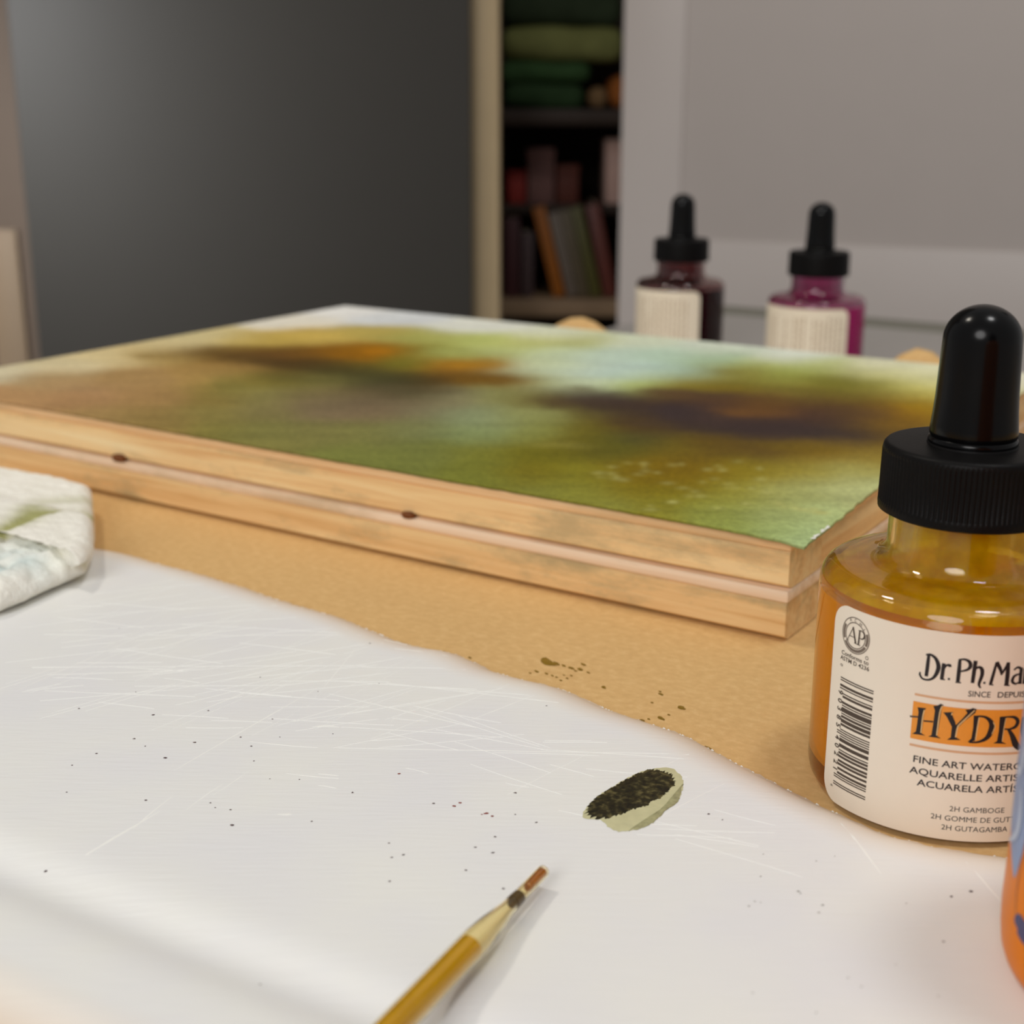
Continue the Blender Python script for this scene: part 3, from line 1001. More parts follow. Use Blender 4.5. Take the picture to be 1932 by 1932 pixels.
M['board'] = board_material()
cb = mesh_obj('cutting_board', verts, faces, M['board'], None, smooth=True, sharp=60)
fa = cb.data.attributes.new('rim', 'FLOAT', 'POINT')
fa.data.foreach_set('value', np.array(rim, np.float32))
fix_normals(cb)
if cb.data.polygons[5].normal.z < 0: cb.data.flip_normals()
tag(cb, 'white plastic cutting board with knife cuts and a wavy worn edge', 'cutting board')

BTOP = BT


def at_board(px, py):
    return at(px, py, BTOP)


# knife cuts: fine raised burrs
m_cut = plain('knife_cut_burr', srgb(247, 247, 242), 0.5, 0.4, noise_scale=600, amount=0.03)
cuts = [((90, 1274), (390, 1262), .3), ((390, 1262), (690, 1216), .35), ((280, 1265), (560, 1228), .3), ((75, 1356), (330, 1290), .25), ((285, 1378), (610, 1250), .25), ((330, 1455), (600, 1296), .28), ((160, 1342), (350, 1288), .25),
        ((230, 1240), (450, 1180), .2), ((280, 1198), (680, 1198), .2), ((590, 1320), (690, 1200), .2), ((640, 1285), (1000, 1312), .25), ((620, 1310), (900, 1372), .28), ((640, 1410), (1300, 1424), .22), ((880, 1360), (1010, 1312), .22),
        ((700, 1395), (960, 1290), .18), ((930, 1420), (1130, 1426), .25), ((1020, 1414), (1290, 1432), .25), ((60, 1260), (690, 1255), .15), ((10, 1290), (100, 1262), .2), ((300, 1145), (470, 1118), .3), ((180, 1120), (420, 1098), .25),
        ((160, 1160), (520, 1140), .25), ((330, 1150), (380, 1146), .4), ((120, 1190), (560, 1165), .2), ((240, 1110), (400, 1080), .3), ((470, 1400), (600, 1410), .3), ((540, 1460), (640, 1468), .3), ((590, 1371), (630, 1369), .5), ((600, 1371), (640, 1372), .5),
        ((525, 1535), (550, 1538), .6), ((250, 1565), (330, 1500), .25), ((350, 1530), (420, 1480), .25), ((120, 1640), (300, 1530), .4), ((400, 1500), (470, 1455), .2), ((600, 1461), (640, 1463), .4), ((600, 1483), (636, 1486), .4),
        ((1590, 1548), (1660, 1650), .35), ((1820, 1625), (1895, 1705), .4), ((960, 1500), (1110, 1420), .15), ((640, 1260), (760, 1240), .2), ((700, 1290), (900, 1300), .18), ((330, 1330), (460, 1300), .2)]
cr = random.Random(21)
for k in range(90):
    x = cr.uniform(-20, 760); y = 1110 + (x / 760) * 90 + cr.uniform(0, 230)
    L = cr.uniform(60, 330); sl = cr.choice([-0.12, -0.16, -0.3, -0.45, 0.02, 0.1]) + cr.uniform(-0.04, 0.04)
    cuts.append(((x, y), (x + L, y + L * sl), cr.uniform(0.06, 0.16)))
for k in range(26):
    x = cr.uniform(650, 1350); y = 1270 + (x - 650) * 0.3 + cr.uniform(0, 150)
    L = cr.uniform(40, 240); sl = cr.choice([0.05, 0.22, -0.5, 0.3]) + cr.uniform(-0.05, 0.05)
    cuts.append(((x, y), (x + L, y + L * sl), cr.uniform(0.05, 0.13)))
vs_, fs_ = [], []
for (a, b, w) in cuts:
    A, B = at_board(*a), at_board(*b)
    dirv = (B - A); Ln = dirv.length; dirv.normalize()
    nrm = Vector((-dirv.y, dirv.x, 0))
    ns = max(3, int(Ln / 0.004))
    base = len(vs_)
    live = []
    for i in range(ns + 1):
        t = i / ns
        p = A + (B - A) * t + nrm * (0.0002 * math.sin(t * 3 + w * 50))
        z, d = board_z(p.x, p.y)
        ww = w * 0.0005 * (0.35 + 0.65 * math.sin(math.pi * min(1, max(0, t)))) * (0.7 + 0.6 * cr.random())
        hh = 0.00003
        live.append(d > 0.0018)
        vs_ += [tuple(p + nrm * ww)[:2] + (z + 0.000005 + min(0, hh),), tuple(p)[:2] + (z + 0.00002 + hh,), tuple(p - nrm * ww)[:2] + (z + 0.000005 + min(0, hh),)]
    for i in range(ns):
        if not (live[i] and live[i + 1]): continue
        q = base + i * 3
        fs_ += [(q, q + 1, q + 4, q + 3), (q + 1, q + 2, q + 5, q + 4)]
o = mesh_obj('knife_cuts', vs_, fs_, m_cut, cb, smooth=True)
for p in o.data.polygons:
    if p.normal.z < 0: p.flip()
o['kind'] = 'stuff'
o['label'] = 'fine white knife cuts scored across the board'

# tiny burrs left standing along the worn far edge
vs_, fs_ = [], []
for k in range(60, NS - 60):
    for _ in range(2):
        if cr.random() < 0.5: continue
        p = farc[k].lerp(farc[k + 1], cr.random())
        r = cr.uniform(0.00008, 0.00026)
        base = len(vs_)
        for i in range(5):
            a = 2 * math.pi * i / 5
            vs_.append((p.x + r * 1.3 * math.cos(a), p.y + r * math.sin(a), 0.00035))
        vs_.append((p.x, p.y, 0.0004 + r * 0.9))
        for i in range(5): fs_.append((base + i, base + (i + 1) % 5, base + 5))
o = mesh_obj('edge_burrs', vs_, fs_, m_cut, cb, smooth=True)
o['kind'] = 'stuff'
o['label'] = 'tiny white burrs along the worn edge'

# paint specks on the board
dark_specks = [(149, 1337, 4), (256, 1306, 2.4), (289, 1349, 5.5), (393, 1341, 4), (514, 1357, 3.2), (253, 1394, 5), (312, 1430, 6.5), (367, 1401, 5.8), (454, 1391, 4), (474, 1408, 4), (274, 1408, 3), (182, 1422, 4.4), (136, 1444, 3.4), (126, 1495, 3.6), (491, 1278, 2.6), (479, 1436, 3), (509, 1470, 2), (565, 1471, 2.6), (528, 1391, 2), (698, 1214, 3.4), (665, 1496, 4), (1031, 1332, 3.6), (665, 1495, 3), (818, 1516, 5.4), (972, 1496, 6), (972, 1537, 3.4), (1012, 1552, 5), (275, 1510, 5), (397, 1515, 3.6), (435, 1528, 4), (588, 1550, 4), (406, 1524, 3), (85, 1633, 6), (897, 1599, 5), (739, 1618, 5), (734, 1591, 4), (930, 1609, 6), (735, 1663, 5), (879, 1642, 5), (950, 1677, 6), (761, 1613, 5.5), (934, 1579, 5), (1832, 1682, 8), (1795, 1692, 6), (1780, 1777, 5), (1337, 1536, 5), (1363, 1547, 3), (438, 1557, 7.5), (225, 1186, 1.6), (715, 1290, 2), (600, 1305, 2), (628, 1385, 2)]
red_specks = [(753, 1460, 5.4), (868, 1515, 6.4), (857, 1521, 7), (917, 1535, 8), (929, 1540, 6), (909, 1537, 3.6)]
grey_specks = [(1506, 1682, 7), (1552, 1708, 6), (1545, 1722, 5), (1413, 1710, 5), (1540, 1625, 3), (1435, 1654, 4), (1424, 1701, 4), (1435, 1703, 3), (490, 1841, 5), (1510, 1686, 4), (1690, 1820, 3), (1600, 1845, 4), (1625, 1862, 4), (1770, 1880, 4), (1420, 1874, 4), (1540, 1911, 4), (1710, 1705, 3), (1575, 1616, 2.5), (1440, 1612, 3)]


def speck_polys(lst, grow=1.0):
    out = []
    for (x, y, s) in lst:
        p = at_board(x, y)
        depth = (p - CAMP).dot(FW)
        r = s * 0.42 * depth / FPX * grow
        out.append(blot(p.x, p.y, r, 1.35, random.uniform(-0.4, 0.4), 9, 0.4))
    return out


bz = lambda x, y: board_z(x, y)[0] + 0.00004
m_speck = plain('maroon_paint', srgb(74, 48, 50), 0.3, 0.5, noise_scale=1500, amount=0.4)
m_speck_r = plain('rust_paint', srgb(140, 62, 52), 0.3, 0.5, noise_scale=1500, amount=0.4)
m_speck_g = plain('grey_paint', srgb(158, 154, 146), 0.5, 0.3, noise_scale=1500, amount=0.2)
for nm, lst, mm, lb, gr in (('paint_specks', dark_specks, m_speck, 'dark maroon paint specks', 1.0), ('paint_specks', red_specks, m_speck_r, 'rust red paint specks', 1.0), ('paint_specks', grey_specks, m_speck_g, 'faint grey paint specks', 0.9)):
    o = flat_patches(nm, speck_polys(lst, gr), bz, mm, cb, 0.00008)
    o['kind'] = 'stuff'; o['label'] = lb

# the dark olive paint dab
SW = [(1097, 1540), (1103, 1527), (1117, 1512), (1130, 1500), (1150, 1488), (1170, 1476), (1188, 1466), (1205, 1458), (1222, 1452), (1240, 1449), (1256, 1449), (1270, 1452), (1281, 1459), (1288, 1468), (1289, 1480), (1287, 1492), (1284, 1502), (1277, 1512), (1266, 1520), (1255, 1527), (1245, 1537), (1232, 1551), (1216, 1560), (1198, 1566), (1180, 1570), (1163, 1569), (1150, 1563), (1142, 1555), (1134, 1547), (1118, 1546), (1104, 1545)]
DK = [(1103, 1536), (1110, 1522), (1118, 1512), (1130, 1501), (1150, 1489), (1170, 1477), (1188, 1467), (1205, 1459), (1222, 1453), (1240, 1451), (1256, 1454), (1268, 1461), (1275, 1472), (1274, 1484), (1264, 1493), (1255, 1502), (1246, 1508), (1232, 1514), (1221, 1523), (1207, 1526), (1190, 1532), (1176, 1538), (1160, 1543), (1145, 1546), (1128, 1546), (1112, 1543)]
MD = [(1290, 1478), (1286, 1492), (1284, 1502), (1280, 1512), (1268, 1522), (1255, 1530), (1247, 1540), (1232, 1553), (1216, 1561), (1198, 1566), (1184, 1569), (1200, 1562), (1214, 1556), (1226, 1546), (1240, 1534), (1256, 1518), (1272, 1504), (1280, 1490)]


def dab(name, pts, lift_, mat, jag, n_sub=3, label=None):
    w = [at_board(*p) for p in pts]
    w = resample(w + [w[0]], len(pts) * n_sub + 1)[:-1]
    rr = random.Random(len(pts))
    cx = sum(p.x for p in w) / len(w); cy = sum(p.y for p in w) / len(w)
    ctr = Vector((cx, cy, 0))
    vs_, fs_ = [], []
    rings = [(1.0, 0.00002), (0.93, lift_), (0.6, lift_ * 1.3), (0.3, lift_ * 1.2)]
    N = len(w)
    jg = [rr.uniform(-jag, jag) for _ in range(N)]
    for s, z in rings:
        for k, p in enumerate(w):
            d = (p - ctr); d.z = 0
            q = ctr + d * (s + (jg[k] if s > 0.9 else 0))
            vs_.append((q.x, q.y, BTOP + 0.00002 + z + (0.00006 * noise.noise(Vector((q.x * 1500, q.y * 1500, 2))) if s < 0.9 else 0)))
    vs_.append((cx, cy, BTOP + lift_ * 1.2))
    for r_ in range(len(rings) - 1):
        for k in range(N):
            a = r_ * N + k; b = r_ * N + (k + 1) % N
            fs_.append((a, b, b + N, a + N))
    for k in range(N):
        a = (len(rings) - 1) * N
        fs_.append((a + k, a + (k + 1) % N, len(vs_) - 1))
    o = mesh_obj(name, vs_, fs_, mat, None, smooth=True)
    fix_normals(o)
    if o.data.polygons[N * 2].normal.z < 0: o.data.flip_normals()
    if label: o['label'] = label
    return o


def dark_paint_mat():
    m, nt, p = new_mat('granulating_olive_paint')
    tc = nt.nodes.new('ShaderNodeTexCoord')
    n = nt.nodes.new('ShaderNodeTexNoise'); n.inputs['Scale'].default_value = 1100; n.inputs['Detail'].default_value = 4
    nt.links.new(tc.outputs['Object'], n.inputs['Vector'])
    r = ramp(nt, [(0.36, srgb(30, 26, 14)), (0.52, srgb(50, 45, 24)), (0.68, srgb(96, 88, 54))])
    nt.links.new(n.outputs['Fac'], r.inputs['Fac'])
    nt.links.new(r.outputs['Color'], p.inputs['Base Color'])
    p.inputs['Roughness'].default_value = 0.55
    p.inputs['Specular IOR Level'].default_value = 0.2
    return m


pale = dab('pale_wash', SW, 0.00008, plain('pale_olive_wash', srgb(202, 198, 156), 0.4, 0.3, noise_scale=700, amount=0.14), 0.02, 4, 'pale olive wash around the paint dab')
pale.parent = cb
o = dab('mid_wash', MD, 0.00012, plain('mid_olive_wash', srgb(164, 161, 120), 0.4, 0.3, noise_scale=1400, amount=0.45), 0.09, 4, 'streaky mid olive rim of the paint dab')
o.parent = cb
o = dab('dark_paint', DK, 0.00017, dark_paint_mat(), 0.045, 8, 'dark olive black granulated paint dab')
o.parent = cb

# ------------------------------------------------------------------ paper towel
def loft_pad(name, poly, z0, T, r, mat, parent, rings=64, bump=0.0, bump_scale=350, zfun=None, n=420, seed=0.0):
    w = resample([Vector((p.x, p.y, 0)) for p in poly] + [Vector((poly[0].x, poly[0].y, 0))], n + 1)[:-1]
    for _ in range(1):
        w = [(w[k - 1] + w[k] * 2 + w[(k + 1) % n]) / 4 for k in range(n)]
    ctr = Vector((sum(p.x for p in w) / n, sum(p.y for p in w) / n, 0))
    vs_, fs_ = [], []
    z0f = z0 if callable(z0) else (lambda q: z0)
    ts = [0.97] + [1 - (k / rings) ** 1.6 * 0.96 for k in range(rings + 1)]
    for k, t in enumerate(ts):
        for p in w:
            q = ctr + (p - ctr) * t
            d = (p - q).length
            if k == 0:
                z = z0f(q)
            else:
                f = min(1.0, d / r)
                z = z0f(q) + T * (0.30 + 0.70 * math.sqrt(max(0, 1 - (1 - f) ** 2)))
                if zfun: z += zfun(q, d)
                if bump:
                    z += bump * min(1, f + 0.3) * (noise.noise(Vector((q.x * bump_scale, q.y * bump_scale, seed))) + 0.6 * noise.noise(Vector((q.x * bump_scale * 2.3, q.y * bump_scale * 2.3, seed + 4))))
            vs_.append((q.x, q.y, z))
    vs_.append((ctr.x, ctr.y, vs_[-1][2]))
    for k in range(len(ts) - 1):
        for i in range(n):
            a = k * n + i; b = k * n + (i + 1) % n
            fs_.append((a, b, b + n, a + n))
    a = (len(ts) - 1) * n
    for i in range(n): fs_.append((a + i, a + (i + 1) % n, len(vs_) - 1))
    fs_.append(tuple(range(n)))
    o = mesh_obj(name, vs_, fs_, mat, parent, smooth=True, sharp=80)
    fix_normals(o)
    return o


m_towel = attr_mat('paper_towel', 'stain', 0.85, 0.1, bump=0.0007, bump_scale=420, grain=0.02, grain_scale=400)
TZ = 0.0045
tow = empty('paper_towel', (-0.16, 0.30, 0))
tag(tow, 'folded white paper towel with green and blue paint stains beside the panels', 'paper towel')
lowp = [at(160, 920, 0.006), at(172, 922, 0.006), at(174, 932, 0.006), at(177, 985, 0.005), at(178, 1045, 0.004), at(174, 1072, 0.003), at(160, 1096, 0.003), at(120, 1112, 0.003), at(60, 1140, 0.003), at(0, 1166, 0.003), Vector((-0.128, 0.232, 0)), Vector((-0.20, 0.245, 0)), Vector((-0.255, 0.33, 0)), at(-160, 865, 0.004), at(-60, 880, 0.004), at(0, 892, 0.004), at(60, 903, 0.004), at(110, 912, 0.004)]
upp = [at(150, 914, 0.0068), at(171, 920, 0.0068), at(174, 930, 0.0068), at(176, 985, 0.0068), at(177, 1045, 0.007), at(166, 1078, 0.006), at(150, 1060, 0.009), at(110, 1037, 0.009), at(70, 1021, 0.009), at(40, 1012, 0.009), at(0, 1008, 0.009), Vector((-0.165, 0.268, 0)), Vector((-0.235, 0.33, 0)), at(-150, 862, 0.0068), at(-60, 874, 0.0068), at(0, 884, 0.0068), at(60, 895, 0.0068), at(110, 904, 0.0068)]
gA = [at(5, 1007, 0.009), at(40, 995, 0.009), at(75, 978, 0.009), at(120, 966, 0.009), at(176, 955, 0.009)]
gB = [at(40, 995, 0.009), at(62, 968, 0.009)]
gC = [at(80, 938, 0.009), at(130, 934, 0.009), at(174, 930, 0.009)]


def seg_dist(q, pts):
    best = 9
    for a, b in zip(pts[:-1], pts[1:]):
        ab = Vector((b.x - a.x, b.y - a.y)); aq = Vector((q.x - a.x, q.y - a.y))
        t = max(0, min(1, aq.dot(ab) / max(1e-12, ab.length_squared)))
        best = min(best, (aq - ab * t).length)
    return best


def flap_z(q, d):
    return -0.0012 * math.exp(-(seg_dist(q, gA) / 0.0022) ** 2) * min(1, d / 0.003 + 0.4) - 0.0004 * math.exp(-(seg_dist(q, gC) / 0.003) ** 2)


def under(q):
    z, d = board_z(q.x, q.y)
    return max(0.0003, z + 0.0001) if d > 0 else 0.0003 + 0.0001 * smooth01((d + 0.004) / 0.004)


lowo = loft_pad('lower_fold', lowp, under, 0.0058, 0.007, m_towel, tow, bump=0.0015, bump_scale=300, seed=1)
upo = loft_pad('upper_flap', upp, lambda q: under(q) + 0.0044, 0.0034, 0.0035, m_towel, tow, bump=0.00032, zfun=flap_z, seed=5)
tow_c = Vector((-0.16, 0.30, 0))
bl0 = at(0, 1090, 0.005)
wt = np.array(srgb(246, 243, 232))
for o in (lowo, upo):
    cs = []
    for v in o.data.vertices:
        q = v.co
        c = wt.copy()
        if o is upo:
            g = 0.95 * math.exp(-(seg_dist(q, gA) / 0.0013) ** 2) + 0.3 * math.exp(-(seg_dist(q, gA) / 0.0045) ** 2) + 0.5 * math.exp(-(seg_dist(q, gB) / 0.0032) ** 2) + 0.35 * math.exp(-(seg_dist(q, gC) / 0.004) ** 2)
            g += 0.02 + 0.06 * noise.noise(q * 120)
            g = max(0, min(0.9, g))
            c = c * (1 - g) + np.array(srgb(158, 158, 88)) * g
        else:
            g = math.exp(-((q - bl0).xy.length / 0.010) ** 2) * (0.5 + 0.5 * noise.noise(q * 200))
            g = max(0, min(0.8, g))
            c = c * (1 - g) + np.array(srgb(176, 204, 206)) * g
            g = 0.5 * math.exp(-(seg_dist(q, [at(70, 1020, .006), at(150, 1062, .006)]) / 0.002) ** 2)
            c = c * (1 - g) + np.array(srgb(196, 194, 140)) * g
        cs.append(c)
    set_color_attr(o, 'stain', np.array(cs))
    o.location = -tow_c
    o.data.update()

# ------------------------------------------------------------------ dropper bottles
LR = 0.01905           # body radius
STROKES = json.loads('{"hyd_poly":[[[-3.64,19.14],[-2.54,19.24],[-2.72,18.93],[-2.79,17.79],[-2.85,15.6],[-2.35,15.39],[-4.03,15.28],[-3.6,15.7],[-3.52,16.72],[-3.47,18.55]],[[-1.7,19.71],[-1.2,19.89],[-0.82,20.18],[-0.47,20.06],[-0.64,19.45],[-0.78,17.27],[-0.88,15.62],[-0.38,15.35],[-1.98,15.33],[-1.6,15.63],[-1.52,17.14],[-1.45,19.13]],[[-2.73,17.51],[-1.53,17.63],[-1.55,17.42],[-2.75,17.3]],[[-0.41,19.04],[0.79,19.25],[0.67,18.92],[1.15,17.91],[1.32,17.3],[1.06,17.09],[0.82,17.15],[0.07,18.48]],[[2.25,19.73],[2.78,19.87],[3.16,20.07],[3.61,19.93],[3.46,19.38],[2.3,18.22],[1.46,17.05],[1.12,17.28],[1.97,18.45],[2.52,19.31]],[[0.8,17.33],[1.52,17.24],[1.41,15.78],[2.03,15.45],[0.34,15.28],[0.78,15.7]],[[3.33,19.02],[4.16,19.07],[3.96,17.81],[3.85,15.55],[3.04,15.22],[2.92,15.3],[3.31,15.79],[3.41,17.32]],[[6.6,18.94],[7.48,18.84],[7.38,17.41],[7.24,15.43],[7.87,15.1],[6.14,15.22],[6.57,15.54],[6.67,16.97]]],"dash_poly":[[[-4.57,17.76],[-3.5,17.92],[-3.49,17.69],[-4.46,17.53]]],"hyd_stroke":[[[3.42,18.89,0.199],[4.21,18.98,0.245],[5.03,18.75,0.408],[5.67,17.96,0.68],[5.62,16.79,0.743],[5.14,15.88,0.544],[4.15,15.34,0.29],[3.12,15.25,0.227]],[[6.65,18.85,0.227],[7.73,18.92,0.227],[8.6,18.79,0.408],[9.05,18.23,0.499],[8.82,17.52,0.453],[8.08,17.2,0.272],[7.31,17.23,0.181]],[[7.91,17.17,0.363],[8.53,16.19,0.635],[9.1,14.99,0.834],[9.71,14.26,0.544]],[[9.87,18.79,0.635],[9.87,16.82,0.635],[10.31,15.33,0.453],[11.12,14.79,0.363],[11.84,15.15,0.272],[11.95,16.58,0.254],[11.91,18.48,0.227]],[[13.94,17.71,0.272],[13.24,18.19,0.272],[12.69,17.73,0.408],[13.24,16.66,0.544],[14.03,15.52,0.499],[13.84,14.65,0.363],[13.0,14.61,0.272]]],"light":[[[-2.75,18.97,0.109],[-2.88,17.95,0.109],[-2.94,15.67,0.109]],[[-0.6,19.95,0.118],[-0.83,18.88,0.118],[-0.96,15.7,0.118]],[[3.38,19.78,0.109],[1.79,17.76,0.127],[1.49,17.14,0.127],[1.37,15.78,0.127]],[[4.02,18.84,0.109],[3.92,17.35,0.109],[3.84,15.6,0.109]],[[5.81,18.23,0.073],[6.1,17.6,0.091],[5.81,16.52,0.073]],[[7.41,18.75,0.082],[7.3,17.41,0.082],[7.24,15.53,0.082]],[[0.68,19.19,0.082],[0.6,18.82,0.091]]],"name":[[[-2.83,26.56,0.363],[-2.87,25.1,0.435],[-2.92,23.63,0.408]],[[-3.19,26.58,0.199],[-2.6,26.69,0.272],[-1.92,26.24,0.408],[-1.52,25.25,0.508],[-1.68,24.26,0.453],[-2.09,23.52,0.326],[-2.71,23.18,0.254],[-3.36,23.23,0.236],[-3.72,23.69,0.254],[-3.72,24.09,0.163]],[[-0.9,25.79,0.417],[-0.94,24.82,0.435],[-0.99,23.57,0.417]],[[-0.8,25.1,0.163],[-0.53,25.57,0.254],[-0.18,25.61,0.363],[-0.12,25.38,0.326]],[[-1.16,23.55,0.163],[-0.58,23.58,0.163]],[[-0.26,23.73,0.272],[0.02,23.74,0.272]],[[0.99,26.48,0.363],[1.0,24.99,0.453],[0.98,23.49,0.435]],[[0.71,23.39,0.163],[1.39,23.4,0.163]],[[0.83,26.51,0.199],[1.56,26.63,0.272],[2.17,26.34,0.408],[2.32,25.74,0.435],[1.99,25.27,0.317],[1.24,24.95,0.199]],[[2.89,26.57,0.453],[2.83,24.99,0.453],[2.77,23.49,0.417]],[[2.78,25.16,0.163],[3.28,25.71,0.29],[3.73,25.49,0.435],[3.84,24.71,0.435],[3.59,23.55,0.345],[3.65,23.12,0.254],[3.85,22.89,0.181]],[[4.08,23.62,0.272],[4.37,23.61,0.272]],[[5.49,26.51,0.272],[5.24,24.94,0.363],[4.99,23.42,0.381]],[[5.49,26.51,0.453],[6.07,25.47,0.408],[6.25,24.73,0.163]],[[6.99,26.47,0.272],[6.56,25.47,0.29],[6.21,24.73,0.163]],[[6.95,26.47,0.435],[7.02,24.94,0.508],[7.02,23.35,0.508]],[[4.81,23.42,0.163],[5.38,23.36,0.163]],[[6.71,23.35,0.163],[7.44,23.28,0.163]],[[7.77,25.41,0.199],[8.27,25.76,0.272],[8.73,25.54,0.363]],[[8.75,25.67,0.408],[8.76,24.44,0.417],[8.8,23.43,0.417]],[[8.71,24.88,0.181],[7.94,24.57,0.317],[7.73,23.87,0.363],[8.18,23.49,0.254],[8.71,23.74,0.181]],[[9.29,25.55,0.417],[9.34,24.5,0.417],[9.35,23.4,0.417]],[[9.38,25.11,0.163],[9.77,25.56,0.317]],[[10.15,26.1,0.363],[10.32,23.45,0.363]],[[9.87,25.42,0.199],[10.55,25.36,0.199]],[[10.83,25.34,0.363],[10.97,23.39,0.363]],[[11.3,25.29,0.363],[11.45,23.34,0.363]],[[11.34,24.93,0.163],[11.68,25.24,0.317],[12.0,23.27,0.363]],[[11.96,26.09,0.272],[11.92,25.61,0.127]],[[12.57,25.13,0.227],[12.25,24.82,0.272],[12.71,24.06,0.317],[12.4,23.39,0.254]]]}')


class Print:
    """flat print laid on the label; coordinates in millimetres (s along the label, z up)"""
    def __init__(self, phi0, R):
        self.v, self.f, self.phi0, self.R = [], [], phi0, R

    def pt(self, s, z):
        a = self.phi0 + s / (LR * 1000.0)
        self.v.append((self.R * math.cos(a), self.R * math.sin(a), z * 0.001))
        return len(self.v) - 1

    def poly(self, pts):
        bm = bmesh.new()
        vs = [bm.verts.new((x, y, 0)) for x, y in pts]
        bm.faces.new(vs)
        bmesh.ops.triangulate(bm, faces=bm.faces[:])
        base = {}
        for v in bm.verts: base[v] = self.pt(v.co.x, v.co.y)
        for f in bm.faces: self.f.append(tuple(base[v] for v in f.verts))
        bm.free()

    def rect(self, s0, s1, z0, z1, n=1, m=1):
        g = [[self.pt(s0 + (s1 - s0) * i / n, z0 + (z1 - z0) * j / m) for i in range(n + 1)] for j in range(m + 1)]
        for j in range(m):
            for i in range(n):
                self.f.append((g[j][i], g[j][i + 1], g[j + 1][i + 1], g[j + 1][i]))

    def stroke(self, pts, k=1.0, sub=6):
        # Catmull-Rom through the points, variable width
        P = [np.array(p) for p in pts]
        P = [2 * P[0] - P[1]] + P + [2 * P[-1] - P[-2]]
        path = []
        for i in range(1, len(P) - 2):
            for j in range(sub):
                t = j / sub
                p0, p1, p2, p3 = P[i - 1], P[i], P[i + 1], P[i + 2]
                path.append(0.5 * ((2 * p1) + (-p0 + p2) * t + (2 * p0 - 5 * p1 + 4 * p2 - p3) * t * t + (-p0 + 3 * p1 - 3 * p2 + p3) * t ** 3))
        path.append(P[-2])
        prev = None
        for i, p in enumerate(path):
            a = path[max(0, i - 1)]; b = path[min(len(path) - 1, i + 1)]
            d = b[:2] - a[:2]; L = math.hypot(*d) or 1e-9
            n = np.array((-d[1], d[0])) / L * max(0.02, p[2]) * k / 2
            q = (self.pt(*(p[:2] + n)), self.pt(*(p[:2] - n)))
            if prev: self.f.append((prev[0], prev[1], q[1], q[0]))
            prev = q

    def ring(self, s, z, r0, r1, a0=0, a1=360, n=40):
        prev = None
        for i in range(n + 1):
            a = math.radians(a0 + (a1 - a0) * i / n)
            q = (self.pt(s + r0 * math.cos(a), z + r0 * math.sin(a)), self.pt(s + r1 * math.cos(a), z + r1 * math.sin(a)))
            if prev: self.f.append((prev[0], prev[1], q[1], q[0]))
            prev = q

    def text(self, txt, s, z, cap, prefix=None, width=None, rot=0, bold=0.0, space=1.0):
        """cap: capital height in mm; prefix/width: stretch so that prefix spans width mm"""
        vs, fs, w0, h0 = text_mesh(txt, bold, space)
        ky = cap / h0
        kx = ky
        if width:
            kx = width / (text_mesh(prefix or txt, bold, space)[2])
        c, sn = math.cos(math.radians(rot)), math.sin(math.radians(rot))
        idx = []
        for (x, y) in vs:
            X, Y = x * kx, y * ky
            idx.append(self.pt(s + X * c - Y * sn, z + X * sn + Y * c))
        for f in fs: self.f.append(tuple(idx[i] for i in f))

    def build(self, name, mat, parent, kind=None):
        o = mesh_obj(name, self.v, self.f, mat, parent)
        bm = bmesh.new(); bm.from_mesh(o.data)
        bm.normal_update()
        fl_ = [f for f in bm.faces if f.normal.dot(Vector((f.calc_center_median().x, f.calc_center_median().y, 0))) < 0]
        if fl_: bmesh.ops.reverse_faces(bm, faces=fl_)
        bm.to_mesh(o.data); bm.free()
        return o


_tcache = {}


def text_mesh(txt, bold=0.0, space=1.0):
    key = (txt, bold, space)
    if key in _tcache: return _tcache[key]
    cu = bpy.data.curves.new('lettering_source', 'FONT')
    cu.body = txt
    cu.size = 1.0
    cu.offset = bold
    cu.space_character = space
    cu.resolution_u = 3
    ob = bpy.data.objects.new('lettering_source', cu)
    col.objects.link(ob)
    dg = bpy.context.evaluated_depsgraph_get()
    me = ob.evaluated_get(dg).to_mesh()
    vs = [(v.co.x, v.co.y) for v in me.vertices]
    fs = [tuple(p.vertices) for p in me.polygons]
    ob.evaluated_get(dg).to_mesh_clear()
    bpy.data.objects.remove(ob); bpy.data.curves.remove(cu)
    x0 = min(v[0] for v in vs)
    vs = [(x - x0, y) for x, y in vs]
    _tcache[key] = (vs, fs, max(v[0] for v in vs), 0.729 if not txt.islower() else 0.729)
    return _tcache[key]


